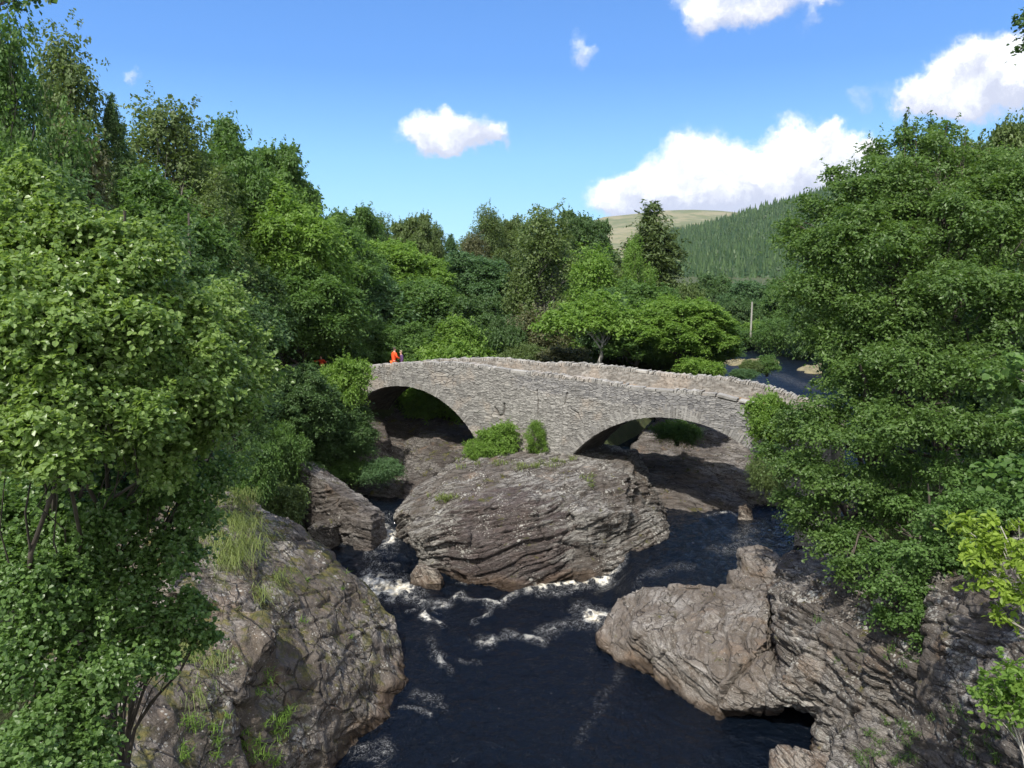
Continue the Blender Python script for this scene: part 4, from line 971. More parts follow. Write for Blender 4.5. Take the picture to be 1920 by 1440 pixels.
TREES = [
 # left hillside skyline and what stands below it
 ('birch_tree', 'birch_a', 5, -10, 230, 27, None, 'mid', GL, 'leafy tree rising past the top left corner of the photo'),
 ('birch_tree', 'birch_a', 105, 42, 230, 36, None, 'olive', GL, 'tall olive birch on the left skyline next to the top left corner'),
 ('pine_tree', 'fir_a', 205, 150, 150, 37, None, 'deep', GL, 'dark pointed conifer in the gap between the two tall birches on the left'),
 ('birch_tree', 'birch_b', 315, 160, 215, 45, None, 'olive', GL, 'tall wispy birch with a rounded drooping top on the left skyline'),
 ('ash_tree', 'ash_a', 430, 232, 150, 52, None, 'mid', GL, 'feathery ash just right of the wispy birch on the left skyline'),
 ('ash_tree', 'round_c', 495, 255, 160, 56, None, 'mid', GL, 'broad dark ash where the left skyline turns steeply down'),
 ('slender_tree', 'birch_b', 573, 332, 50, 80, None, 'blue', GL, 'small lone treetop poking above the left skyline slope'),
 ('tree', 'birch_a', 130, 215, 200, 31, None, 'brown', GL, 'brownish bushy tree under the tall olive birch on the left'),
 ('tree', 'round_c', 30, 250, 200, 26, None, 'mid', GL, 'dense round tree at the left edge above the bright alder'),
 ('tree', 'ash_a', 270, 330, 230, 36, None, 'mid', GL, 'feathery tree directly behind the top of the bright alder'),
 ('tree', 'birch_b', 385, 350, 190, 42, None, 'olive', GL, 'dull olive tree in shade below the wispy birch'),
 ('ash_tree', 'ash_a', 520, 345, 200, 52, None, 'bright', GL, 'bright feathery green ash below the dark skyline ash'),
 ('tree', 'round_a', 430, 470, 180, 44, None, 'deep', GL, 'shaded dark tree behind the right shoulder of the alder'),
 ('tree', 'round_b', 600, 400, 170, 60, None, 'mid', GL, 'round green tree sloping down from the left skyline'),
 ('tree', 'ash_a', 560, 470, 180, 50, None, 'mid', GL, 'mid green leafy tree on the slope left of the road bend'),
 ('tree', 'round_c', 655, 383, 120, 78, None, 'mid', GL, 'green skyline tree at the foot of the left slope'),
 # the wood behind the bridge
 ('birch_tree', 'birch_a', 712, 398, 100, 86, None, 'olive', GB, 'olive birch first on the low skyline left of centre'),
 ('pine_tree', 'round_c', 772, 394, 90, 92, None, 'olive', GB, 'brownish pine with a ragged top left of the round yellow green tree'),
 ('pine_tree', 'birch_b', 815, 410, 70, 96, None, 'olive', GB, 'narrow dull brown treetop just right of the ragged pine'),
 ('pine_tree', 'fir_a', 845, 430, 100, 110, None, 'blue', GB, 'small dark conifer in the lowest dip of the skyline'),
 ('birch_tree', 'birch_a', 913, 382, 110, 92, None, 'olive', GB, 'loose topped olive birch on the skyline near the centre'),
 ('tree', 'birch_b', 890, 430, 100, 88, None, 'brown', GB, 'brownish low tree under the loose topped birch'),
 ('tree', 'round_b', 750, 443, 170, 74, None, 'bright', GB, 'domed yellow green tree standing in front of the skyline'),
 ('tree', 'round_a', 650, 450, 130, 68, None, 'blue', GB, 'bluish green tree left of the domed yellow green one'),
 ('tree', 'round_c', 890, 468, 140, 76, None, 'blue', GB, 'blue green tree right of the domed yellow green one'),
 ('tree', 'ash_a', 690, 520, 190, 62, None, 'blue', GB, 'grey green willow like tree above the people'),
 ('tree', 'round_a', 790, 515, 180, 64, None, 'mid', GB, 'rounded green tree in the middle of the wood behind the people'),
 ('tree', 'round_b', 885, 545, 150, 62, None, 'deep', GB, 'dark green full tree left of the tall weeping birch'),
 ('birch_tree', 'birch_b', 1020, 372, 190, 72, None, 'olive', GB, 'tall weeping olive birch behind the crown of the bridge'),
 ('tree', 'round_c', 1095, 388, 110, 88, None, 'deep', GB, 'dark treetop behind the right side of the weeping birch'),
 ('tree', 'round_a', 960, 400, 90, 96, None, 'olive', GB, 'small dull tree behind the left side of the weeping birch'),
 ('larch_tree', 'birch_a', 1115, 455, 170, 66, None, 'bright', GB, 'light yellow green larch between the weeping birch and the big conifer'),
 ('tree', 'birch_b', 1010, 560, 170, 58, None, 'brown', GB, 'brownish thin undergrowth tree at the foot of the weeping birch'),
 ('conifer_tree', 'fir_a', 1226, 344, 400, 70, None, 'fir', GB, 'big dark cone shaped conifer in front of the far hill'),
 ('tree', 'round_a', 1190, 520, 160, 60, None, 'mid', GB, 'green tree at the foot of the big conifer'),
 ('tree', 'round_b', 1285, 520, 120, 62, None, 'olive', GB, 'olive green tree right of the foot of the big conifer'),
 ('tree', 'round_c', 1130, 538, 90, 57, None, 'blue', GB, 'small bluish treetop just above the flat spreading tree'),
 ('tree', 'round_c', 1280, 552, 150, 49, 705, 'bright', GB, 'bushy bright green tree leaning over the far parapet'),
 ('tree', 'ash_a', 1320, 600, 110, 50, 715, 'mid', GB, 'green bush right of the bushy tree over the far parapet'),
 ('tree', 'round_c', 1200, 590, 120, 50, 700, 'mid', GB, 'mid green bush between the flat tree and the bushy tree'),
 ('shrub', 'shrub_a', 1310, 668, 90, 46, 715, 'bright', GB, 'small rounded bush at the far parapet nearest the upstream river'),
 ('tree', 'ash_a', 850, 600, 160, 56, None, 'bright', GB, 'light green tree right behind the parapet near the people'),
 ('tree', 'round_a', 760, 600, 130, 58, None, 'mid', GB, 'dark green tree directly behind the two people'),
 ('tree', 'round_c', 940, 590, 100, 56, None, 'deep', GB, 'dark bush behind the highest point of the parapet'),
 ('tree', 'round_a', 650, 580, 140, 58, None, 'mid', GB, 'leafy green tree above the left end of the parapet'),
 ('tree', 'ash_a', 560, 540, 180, 60, None, 'deep', GB, 'dark tree behind the person half hidden on the approach road'),
 ('shrub', 'shrub_b', 985, 640, 90, 54, 700, 'olive', GB, 'low olive bush behind the parapet left of the flat spreading tree'),
 ('shrub', 'shrub_a', 1050, 645, 110, 53, 705, 'brown', GB, 'low brown bush under the flat spreading tree'),
 ('tree', 'birch_a', 1190, 440, 80, 64, None, 'bright', GB, 'thin light green tree against the left side of the big conifer'),
 # far valley
 ('tree', 'round_a', 1335, 510, 110, 135, None, 'deep', GV, 'dark round tree at the left end of the valley below the spruce slope'),
 ('tree', 'round_b', 1400, 520, 110, 130, None, 'blue', GV, 'rounded valley tree behind the white pole'),
 ('tree', 'round_c', 1385, 555, 80, 118, None, 'deep', GV, 'dark low tree just left of the white pole'),
 ('tree', 'round_a', 1465, 520, 100, 140, None, 'mid', GV, 'green valley tree to the right of the white pole'),
 ('tree', 'round_b', 1440, 560, 80, 122, None, 'mid', GV, 'small rounded tree just right of the white pole'),
 ('tree', 'round_a', 1500, 500, 110, 120, None, 'mid', GV, 'valley tree half hidden by the right bank beech'),
 ('tree', 'round_b', 1550, 520, 110, 100, None, 'deep', GV, 'dark valley tree behind the edge of the right bank beech'),
 ('shrub', 'shrub_a', 1375, 606, 80, 112, 652, 'mid', GV, 'bush on the far river bank left below the white pole'),
 ('shrub', 'shrub_a', 1425, 600, 60, 112, 652, 'bright', GV, 'yellow green bush on the far river bank below the white pole'),
 ('shrub', 'shrub_b', 1465, 590, 90, 105, 665, 'mid', GV, 'leafy bush on the right side of the far river bank'),
 ('shrub', 'shrub_b', 1408, 672, 40, 66, 704, 'olive', GV, 'reedy olive shrub standing in the upstream shallows'),
 ('shrub', 'shrub_a', 1440, 664, 44, 68, 706, 'mid', GV, 'taller green shrub on the gravel bar in the upstream river'),
 ('shrub', 'shrub_b', 1395, 690, 50, 60, 712, 'blue', GV, 'low bluish shrub between the two bright patches of the upstream river'),
 ('shrub', 'shrub_b', 1580, 640, 60, 72, 720, 'mid', GV, 'shrub on the right bank of the upstream river'),
 # around the left end of the bridge and down into the gorge
 ('shrub', 'shrub_a', 640, 664, 108, 43.5, 780, 'bright', GS, 'bright leafy bush covering the left end of the parapet'),
 ('shrub', 'shrub_b', 575, 694, 80, 43, 780, 'mid', GS, 'green bush left of the one on the parapet end'),
 ('tree', 'round_c', 540, 680, 150, 40, 880, 'deep', GS, 'dark gorge side tree below the half hidden person'),
 ('tree', 'ash_a', 620, 740, 130, 43, 900, 'deep', GS, 'dark tree hanging beside the left arch'),
 ('shrub', 'shrub_b', 510, 780, 130, 37, 900, 'mid', GS, 'dim green bush on the gorge side right of the alder'),
 ('shrub', 'shrub_a', 560, 860, 90, 38, 950, 'deep', GS, 'dark bush above the leaning slab'),
 ('shrub', 'shrub_b', 640, 856, 110, 42, 900, 'mid', GS, 'ferny bush on the ledge left of the left arch'),
 ('shrub', 'shrub_b', 715, 858, 90, 41.5, 905, 'blue', GS, 'ferny bush at the foot of the left arch'),
 ('shrub', 'shrub_a', 520, 900, 110, 33, 1000, 'olive', GS, 'mossy green bush in the shade between the dome rock and the slab'),
 ('shrub', 'shrub_a', 470, 820, 100, 31, 960, 'mid', GS, 'green bush hanging above the top of the dome rock'),
 ('shrub', 'shrub_a', 935, 788, 82, 42.0, 866, 'bright', GS, 'bright young tree growing at the foot of the middle pier'),
 ('shrub', 'shrub_b', 905, 820, 80, 41.6, 868, 'bright', GS, 'low spreading bright bush at the left foot of the middle pier'),
 ('sapling', 'birch_b', 1005, 785, 42, 41.3, 862, 'bright', GS, 'thin sapling against the cracked wall of the middle pier'),
 ('shrub', 'shrub_b', 1270, 785, 90, 44.5, 835, 'mid', GS, 'leafy shrub hanging on the rock just under the right arch'),
 ('shrub', 'shrub_b', 835, 760, 130, 57, 860, 'bright', GS, 'green bushes seen through the left arch'),
 ('shrub', 'shrub_a', 1455, 735, 110, 33.5, 850, 'bright', GS, 'bright bush covering the right end of the bridge'),
 ('shrub', 'shrub_b', 1440, 850, 70, 33, 930, 'olive', GS, 'yellowish bush below the right end of the bridge'),
 # right bank, behind the beech
 ('pine_tree', 'fir_b', 1745, 225, 110, 42, None, 'deep', GR, 'dark pointed conifer top behind the beech on the right'),
 ('pine_tree', 'fir_b', 1700, 215, 80, 46, None, 'deep', GR, 'dark slim spire left of the other dark conifer tops on the right'),
 ('tree', 'round_c', 1860, 228, 190, 36, None, 'olive', GR, 'olive tree at the right edge of the skyline'),
 ('tree', 'round_a', 1930, 200, 120, 48, None, 'deep', GR, 'dark tree on the skyline in the far right corner'),
 ('tree', 'round_b', 1670, 420, 190, 46, None, 'deep', GR, 'dark tree filling the shade behind the beech'),
 ('tree', 'round_a', 1780, 600, 210, 34, None, 'deep', GR, 'dark understorey tree at the middle of the right bank'),
 ('tree', 'round_b', 1900, 500, 240, 30, None, 'deep', GR, 'dark understorey tree at the right edge'),
]
for (nm, pr, px, tp, w, Y, bt, mt, gp, lb) in TREES:
    place(nm, lb, nm.replace('_', ' ').replace('slender tree', 'tree'), pr, px, tp, w, Y, mt, gp, bt)

# ------------------------------------------------------------------ trees with crowns of their own
def lob(L, k=.85, ky=1.0):
    out = []
    for q in L:
        px, py, Y, r = q[:4]; c = P(px, py, Y); R = r / FPX * Y; out.append([c[0], c[1], c[2], R, R * ky, R * (q[4] if len(q) > 4 else k)])
    return np.array(out)
def nearer(L): return lob([(q[0], q[1], q[2] * .60, *q[3:]) for q in L])
def custom(name, label, cat, lobes, base, mat_, bark='dark', r0=.2, seed=1, group=None, top=None, twigs=3, **kw):
    base = np.array(base, float); r = empty(name, tuple(base)); tag(r, label, cat, group)
    lobes = np.array(lobes); l2 = lobes.copy(); l2[:, :3] -= base
    link('crown', crown('crown', l2, LM[mat_], seed, **kw), r)
    link('trunk', wood('trunk', (0, 0, 0), l2, BK[bark], seed, r0, None if top is None else np.array(top) - base, twigs), r)
    return r
ald = nearer([(60, 480, 13, 105), (190, 445, 13.5, 80), (255, 505, 13.5, 85), (120, 580, 12, 120), (30, 650, 11.5, 110), (235, 640, 12.5, 105), (320, 590, 14, 60), (395, 612, 15, 70), (450, 640, 16, 55),
           (350, 700, 13.5, 95), (435, 740, 14.5, 68), (130, 740, 11.5, 115), (240, 780, 12, 95), (30, 810, 11, 90), (120, 850, 11, 60), (385, 790, 14, 72), (300, 840, 13.5, 70), (455, 700, 15.5, 52), (420, 560, 16, 45), (20, 400, 14, 90), (80, 700, 13, 140), (250, 700, 14, 120)])
custom('alder_tree', 'large bright alder with round sunlit leaves filling the left side', 'tree', ald, (-6.2, 9.5, 4.5), 'alder', seed=31, leaf=(.056, .045), dens=80, m=13, sr=.11, split=8, plate=.8, flat=.45, droop=.4, six=True, inner=.25, r0=.10, bark='dark', gap=.26)
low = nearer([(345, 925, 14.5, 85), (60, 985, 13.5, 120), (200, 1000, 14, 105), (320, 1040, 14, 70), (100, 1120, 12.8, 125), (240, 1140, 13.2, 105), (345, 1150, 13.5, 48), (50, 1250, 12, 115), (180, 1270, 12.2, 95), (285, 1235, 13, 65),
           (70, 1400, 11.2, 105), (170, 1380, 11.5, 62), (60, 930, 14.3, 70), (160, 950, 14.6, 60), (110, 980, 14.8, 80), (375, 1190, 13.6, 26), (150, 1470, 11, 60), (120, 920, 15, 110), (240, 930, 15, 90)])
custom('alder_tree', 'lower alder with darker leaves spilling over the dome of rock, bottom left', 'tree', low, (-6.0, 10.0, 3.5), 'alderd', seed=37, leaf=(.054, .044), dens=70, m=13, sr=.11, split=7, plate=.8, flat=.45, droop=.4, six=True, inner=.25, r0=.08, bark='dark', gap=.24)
custom('tree', 'deep green tree in the shade just behind the bright alder', 'tree', lob([(120, 380, 20, 70), (300, 470, 21, 70), (360, 540, 21, 70), (430, 560, 24, 60), (480, 620, 26, 60), (470, 700, 27, 60), (470, 780, 28, 55), (430, 840, 26, 60), (60, 420, 19, 60)]),
       (-11, 22, 5), 'deep', seed=41, leaf=(.13, .09), dens=7, m=14, sr=.28, r0=.2)

bee = lob([(1712, 262, 27, 34, 1.2), (1745, 300, 27, 50), (1655, 318, 27, 42), (1598, 352, 27, 48), (1795, 285, 28, 40, 1.1), (1850, 335, 26, 80), (1705, 365, 26, 85), (1605, 425, 26, 80), (1528, 395, 28, 46), (1520, 470, 27, 60),
           (1660, 480, 25, 95), (1780, 420, 25, 95), (1880, 450, 24, 95), (1560, 560, 26, 85), (1690, 570, 24, 85), (1820, 540, 23, 95), (1495, 540, 27, 45), (1920, 350, 25, 80), (1930, 560, 22, 80), (1580, 640, 25, 70), (1660, 640, 24.5, 70), (1760, 635, 23.5, 75), (1850, 640, 22.5, 70), (1700, 660, 24, 60), (1530, 615, 26, 45), (1655, 395, 27, 60), (1560, 330, 28, 26), (1480, 420, 28, 26), (1640, 285, 28, 22, 1.2), (1770, 250, 28, 20, 1.4)], .7)
custom('beech_tree', 'spreading dark green beech that dominates the right side of the sky', 'tree', bee, (14.5, 24.5, 6.5), 'beech', seed=51, leaf=(.12, .07), dens=11, m=17, sr=.30, flat=.14, droop=.35, r0=.36, split=9, plate=.5, top=P(1730, 480, 25), gap=.28, twigs=5)
mid_ = lob([(1590, 690, 25, 50), (1610, 720, 24, 80), (1720, 690, 22, 85), (1500, 785, 25, 44), (1560, 800, 24, 80), (1660, 800, 22, 85), (1765, 790, 21, 75), (1850, 700, 21, 80), (1495, 870, 24, 55), (1575, 890, 22.5, 70), (1480, 940, 24.5, 35), (1508, 985, 24, 36), (1530, 950, 23, 50), (1570, 1010, 22, 48), (1590, 1060, 21, 34), (1440, 850, 26, 30), (1900, 800, 20, 70)], .62)
custom('beech_tree', 'lower beech with layered sprays hanging over the water on the right bank', 'tree', mid_, (12.8, 26, 4.2), 'beech', seed=53, leaf=(.115, .068), dens=12, m=17, sr=.28, flat=.14, droop=.5, r0=.26, split=9, plate=.5, gap=.25)
hang = lob([(1700, 1090, 18.5, 48), (1722, 1150, 18, 36), (1760, 1040, 18.5, 75), (1840, 1040, 18, 75), (1800, 950, 18.5, 60), (1640, 1100, 19.5, 36), (1670, 1040, 19.5, 45), (1890, 960, 18, 60), (1740, 1195, 17.6, 22), (1660, 1150, 19, 22), (1870, 1120, 17.5, 45), (1600, 1000, 22, 50), (1650, 960, 22.5, 60), (1720, 960, 21.5, 60), (1790, 880, 21, 60), (1690, 900, 23, 70)], .7)
custom('tree', 'dark shaded tree hanging down over the cliff on the right', 'tree', hang, (11.5, 19.5, 4.5), 'mid', seed=57, leaf=(.10, .065), dens=20, m=15, sr=.22, flat=.2, droop=.5, split=9, plate=.5, r0=.14, gap=.15)
syc = lob([(1915, 690, 13.5, 38), (1900, 890, 12.5, 50), (1950, 780, 12.5, 45), (1950, 900, 12.5, 50)], .8)
custom('sycamore_tree', 'broad leaved sycamore branch reaching in from the right edge', 'tree', syc, (9.8, 12, 7.5), 'mid', seed=61, leaf=(.13, .12), dens=14, m=10, sr=.22, flat=.3, six=True, r0=.10, bark='grey')
oak = lob([(1800, 985, 12, 26), (1845, 990, 11.8, 36), (1830, 1040, 11.6, 34), (1880, 1030, 11.4, 36), (1855, 1085, 11.4, 34), (1900, 1110, 11.2, 36), (1910, 985, 11.5, 22), (1880, 1158, 11.2, 14, .4), (1940, 1060, 11, 40)], .8)
custom('oak_sapling', 'glowing yellow green oak sprig at the right edge above the cliff', 'tree', oak, (8.6, 10.5, 6.3), 'lime', seed=63, leaf=(.12, .055), dens=26, m=12, sr=.15, flat=.3, six=True, r0=.05, bark='pale')
oak2 = lob([(1860, 1290, 10.5, 34), (1895, 1265, 10.3, 34), (1920, 1310, 10.2, 50), (1880, 1330, 10.4, 34), (1850, 1320, 10.5, 18), (1960, 1290, 10, 50)], .8)
custom('oak_sapling', 'bright green oak bush on the rocks in the bottom right corner', 'tree', oak2, (7.7, 9.9, 5.3), 'bright', seed=67, leaf=(.10, .05), dens=30, m=12, sr=.13, flat=.3, six=True, r0=.04, bark='pale')
# flat spreading tree behind the parapet with pale forked stems
um = lob([(1020, 612, 50, 22, .45), (1050, 595, 50, 34, .5), (1095, 582, 49.5, 40, .5), (1140, 590, 49, 42, .5), (1185, 596, 49, 36, .5), (1130, 560, 50, 30, .5), (1075, 605, 48.5, 34, .4), (1160, 612, 48.5, 36, .45), (1110, 606, 48, 30, .4)], .45)
custom('spreading_tree', 'flat topped bright green tree with pale forked stems behind the parapet', 'tree', um, P(1122, 690, 49), 'bright', bark='pale', seed=71, leaf=(.22, .13), dens=9, m=15, sr=.4, flat=.2, up=1.4, r0=.16, inner=.1, twigs=2, top=P(1140, 600, 49))
# stray twigs at the frame's top corners
custom('tree', 'dark twig tips hanging into the top left corner', 'tree', lob([(60, -6, 9, 14), (105, -8, 9, 10), (20, 4, 9, 16), (-30, -10, 9, 30)]), P(-90, 60, 9), 'deep', seed=73, leaf=(.07, .05), dens=60, m=8, sr=.08, r0=.02)
custom('tree', 'dark twig hanging into the top right corner', 'tree', lob([(1912, 40, 14, 14), (1915, 90, 14, 12), (1935, 60, 14, 26), (1930, 20, 14, 18)]), P(1990, 200, 14), 'deep', seed=74, leaf=(.09, .06), dens=40, m=8, sr=.12, r0=.03)
# ------------------------------------------------------------------ far hills
def hill_grid(name, cols, rows, mat_, amp, seed, back=1.6, kind='structure'):
    """cols: (px, foot py, foot Y, ridge py, ridge Y) -> sheet from the foot over the ridge and down the far side"""
    cols = np.array(cols, float); pxs = np.linspace(cols[0, 0], cols[-1, 0], rows[0]); Q = np.array([np.interp(pxs, cols[:, 0], cols[:, k]) for k in range(5)]).T
    ks = np.linspace(0, back, rows[1]); V = np.zeros((len(ks), len(pxs), 3))
    for j, q in enumerate(Q):
        a, b = P(q[0], q[1], q[2]), P(q[0], q[3], q[4])
        for i, k in enumerate(ks):
            if k <= 1: e = a + (b - a) * k; e[2] = a[2] + (b[2] - a[2]) * (k ** 1.15)
            else: e = b + (b - a) * (k - 1); e[2] = b[2] - (b[2] - a[2]) * (k - 1) ** 2 * 1.2
            V[i, j] = e
    X = V.reshape(-1, 3); kk = np.repeat(ks, len(pxs)); X[:, 2] += amp * fbm(X / (amp * 12), 4, seed) * np.clip(1 - kk * .85, .12, 1)
    i = np.arange(len(X)).reshape(len(ks), len(pxs)); F = np.stack([i[:-1, :-1], i[:-1, 1:], i[1:, 1:], i[1:, :-1]], -1).reshape(-1, 4)
    return mesh_np(name, X, F, [mat_], True), X.reshape(len(ks), len(pxs), 3)
m, nt = mat('moorland'); N = NT(nt); g = N.n('ShaderNodeNewGeometry')
f1 = N.noise(g.outputs['Position'], .012, 6, .65); f2 = N.noise(g.outputs['Position'], .05, 5, .7)
c = N.mix(N.ramp(f1, .42, .58), rgb(.13, .145, .055), rgb(.24, .215, .115)); c = N.mix(N.ramp(f2, .55, .7), c, rgb(.10, .12, .05))
bs = N.n('ShaderNodeBsdfPrincipled', ins={'Base Color': c, 'Roughness': .95}); N.n('ShaderNodeOutputMaterial', ins={'Surface': bs.outputs[0]})
M_moor = m
me, _ = hill_grid('far_hill', [(850, 520, 1200, 500, 1900), (1000, 515, 1200, 462, 2100), (1080, 512, 1200, 428, 2200), (1130, 510, 1200, 407, 2300), (1180, 508, 1200, 402, 2300), (1240, 506, 1200, 395, 2400), (1300, 505, 1200, 393, 2400), (1350, 505, 1200, 395, 2400), (1420, 505, 1200, 402, 2400), (1500, 505, 1200, 420, 2400), (1800, 505, 1200, 470, 2300), (2300, 505, 1200, 480, 2200)], (150, 60), M_moor, 14, 7)
tag(link('far_hill', me), kind='structure')
me, HX = hill_grid('wooded_hill', [(1180, 530, 420, 470, 900), (1240, 530, 400, 445, 860), (1290, 530, 380, 440, 820), (1380, 535, 360, 416, 760), (1480, 540, 330, 386, 700), (1600, 545, 300, 356, 620), (1750, 545, 260, 318, 540), (1920, 545, 230, 276, 460), (2200, 550, 220, 170, 400), (2700, 550, 200, 120, 380)], (110, 60), M_ground, 5, 9)
tag(link('wooded_hill', me), kind='structure')
def spruce_wood():
    rng = np.random.default_rng(3); nk, nj = HX.shape[:2]; Vs, Fs, Ts = [], [], []; off = 0
    n = 2500 if FAST else 12000
    for q in range(n):
        a = rng.uniform(0, nk * .70) ; b = rng.uniform(0, nj - 1.01) if rng.random() < .5 else rng.uniform(0, nj * .55); i, j = int(a), int(b); fa, fb = a - i, b - j
        p = HX[i, j] * (1 - fa) * (1 - fb) + HX[i + 1, j] * fa * (1 - fb) + HX[i, j + 1] * (1 - fa) * fb + HX[i + 1, j + 1] * fa * fb
        young = fbm(p[None] * .012, 2, 4)[0]
        if young < -.42: continue
        h = rng.uniform(6.0, 11.5) * (1 + .25 * young); r = h * rng.uniform(.17, .25); tiers = 6; S = 7; t = rng.random()
        for k in range(tiers):
            z0 = h * (.04 + .86 * k / tiers); z1 = z0 + h * .30; rr = r * (1 - k / tiers) ** .9 + .12
            th = np.arange(S) * 2 * PI / S + rng.uniform(0, 1); rad = rr * rng.uniform(.65, 1.2, S)
            ring = np.stack([np.cos(th) * rad, np.sin(th) * rad, z0 - rng.uniform(0, .9, S)], 1) + p
            Vs.append(ring); Vs.append(p[None] + [[0, 0, min(z1, h)]])
            b0 = off; F = [[b0 + s, b0 + (s + 1) % S, b0 + S] for s in range(S)]; Fs += F; off += S + 1; Ts += [min(1, max(0, t ** 1.5 * .8 + rng.uniform(0, .25) + .25 * young))] * S
    return mesh_np('spruce_plantation', np.concatenate(Vs), np.array(Fs), [leaf_mat('spruce_green', (.028, .064, .022), (.075, .132, .040), .15)], False, {'tint': ('FACE', Ts)})
o = link('spruce_plantation', spruce_wood()); tag(o, 'dark green spruce plantation covering the slope of the far hill', 'plantation', kind='stuff')

# ------------------------------------------------------------------ haze
def haze_box():
    bm = bmesh.new(); bmesh.ops.create_cube(bm, size=1); me = bpy.data.meshes.new('haze'); bm.to_mesh(me); bm.free()
    m, nt = mat('haze_air'); N = NT(nt)
    v = N.n('ShaderNodeVolumePrincipled', ins={'Color': rgb(.80, .88, 1.0), 'Density': .00006, 'Anisotropy': .3})
    N.n('ShaderNodeOutputMaterial', ins={'Volume': v.outputs[0]}); me.materials.append(m)
    o = link('haze', me); z0, z1 = -4, 330; o.scale = (5200, 5000, z1 - z0); o.location = (300, 1900, (z0 + z1) / 2); tag(o, kind='stuff')
if not FAST: haze_box()

# ------------------------------------------------------------------ pole, gravel, stones upstream
mb = MB(); a = P(1407, 640, 110); tp = P(1407, 566, 110); mb.tube([[0, 0, 0], [0, 0, (tp[2] - a[2]) * .5], [0, 0, tp[2] - a[2]]], [.15, .135, .11], 8)
pole = link('pole', mb.mesh('pole', [simple_mat('pale_wood', (.33, .32, .28), .7, .15, 1)], True), None, a); tag(pole, 'tall white pole standing among the far valley bushes', 'pole')
M_gravel = simple_mat('gravel', (.19, .165, .095), .95, .35, 1.2)
def bar(name, pts, h, seed, kind=None, label=None):
    """low bank of shingle: outline from photo points on the water"""
    q = np.array([W(x, y, 2.6)[:2] for x, y in pts]); c = q.mean(0); rng = np.random.default_rng(seed); V = []; F = []; n = 48; R = 7
    th0 = np.arctan2(q[:, 1] - c[1], q[:, 0] - c[0]); rr = np.hypot(q[:, 0] - c[0], q[:, 1] - c[1]); o_ = np.argsort(th0)
    for k in range(R + 1):
        for t in np.linspace(-PI, PI, n, endpoint=False):
            r = (1 + .28 * math.sin(3 * t + seed) * math.cos(5 * t)) * np.interp(t, np.r_[th0[o_][-1] - 2 * PI, th0[o_], th0[o_][0] + 2 * PI], np.r_[rr[o_][-1], rr[o_], rr[o_][0]]) * k / R * rng.uniform(.97, 1.03)
            V.append([c[0] + r * math.cos(t), c[1] + r * math.sin(t), 2.35 + h * (1 - (k / R) ** 2) + .12 * rng.normal() * (k < R) - (.6 if k == R else 0)])
    F = [[k * n + j, k * n + (j + 1) % n, (k + 1) * n + (j + 1) % n, (k + 1) * n + j] for k in range(R) for j in range(n)]
    o = link(name, mesh_np(name, np.array(V), np.array(F), [M_gravel], True)); tag(o, label, None, None, 'structure')
bar('gravel_bar', [(1362, 674), (1400, 669), (1440, 671), (1430, 679), (1395, 680), (1370, 679)], .18, 2)
bar('shingle_bank', [(1498, 688), (1525, 681), (1600, 684), (1600, 694), (1530, 693)], .25, 3)
for k, (px, py, r) in enumerate([(1412, 649, .35), (1424, 648, .5), (1432, 646, .6), (1440, 649, .45), (1400, 650, .3)]):
    c = P(px, py, 118); bl = [np.array([c + np.array([math.cos(t) * r, math.sin(t) * r * .8, z]) for t in np.linspace(0, 5.4, 7) for z in (-.4, .35)] + [c + [0.1, 0, r * .8]])]
    o = rock('boulder', bl, M_small, voxel=.2, amp=.15, layer=.6, lamp=.05, seed=80 + k)
    tag(o, 'pale boulder at the far bend of the river below the white pole', 'boulder', 'pale boulders at the far river bend')

# ------------------------------------------------------------------ grasses and ferns
def tuft_mesh(name, spots, mat_, seed, n=60, L=.5, wd=.012, spread=.25, hang=.6, drop=(0, 0, 0)):
    """blades rising from the spots and arching over"""
    rng = np.random.default_rng(seed); Vs = []; T = []
    for (c, k) in spots:
        for _ in range(int(n * k)):
            b = np.array(c) + rng.normal(size=3) * [spread, spread, .05] * k; d = unit(rng.normal(size=3) * [1, 1, .2] + np.array(drop)); l = L * rng.uniform(.5, 1.3) * (.6 + .4 * k)
            up = np.array([0, 0, 1]); s = np.cross(d, up) * wd
            p0 = b; p1 = b + (d * .35 + up * .75) * l * .55; p2 = b + (d * .9 + up * (.9 - hang)) * l
            Vs += [p0 - s, p0 + s, p1 + s * .8, p1 - s * .8, p2 - s * .15, p2 + s * .15]; T += [rng.random()] * 2
    n6 = len(Vs) // 6; b = (np.arange(n6) * 6)[:, None]
    F = np.stack([b + np.array([0, 1, 2, 3]), b + np.array([3, 2, 5, 4])], 1).reshape(-1, 4)
    return mesh_np(name, np.array(Vs), F, [mat_], False, {'tint': ('FACE', T)})
def on_rocks(pts):
    """drop photo points onto the real surface of what is built there"""
    dg = bpy.context.evaluated_depsgraph_get(); out = []
    for px, py, k in pts:
        d = Vector(ray(px, py)).normalized(); org = Vector((0, 0, CAMZ)); hit = None
        for _ in range(40):
            ok, loc, nrm, idx, ob, mx = scene.ray_cast(dg, org, d)
            if not ok: break
            if ob.name.split('.')[0] in ('rock_outcrop', 'rock_shelf', 'cliff', 'ground', 'boulder', 'rock_slab'): hit = loc; break
            org = loc + d * .01
        if hit is not None: out.append((tuple(hit), k))
    return out
bpy.context.view_layer.update()
rg = random.Random(4)
def scatter(x0, y0, x1, y1, n, k0=.5, k1=1.1): return [(rg.uniform(x0, x1), rg.uniform(y0, y1), rg.uniform(k0, k1)) for _ in range(n)]
sp = on_rocks(scatter(380, 900, 460, 1060, 34, .9, 1.5) + scatter(340, 1180, 410, 1300, 10) + scatter(480, 1060, 520, 1120, 3))
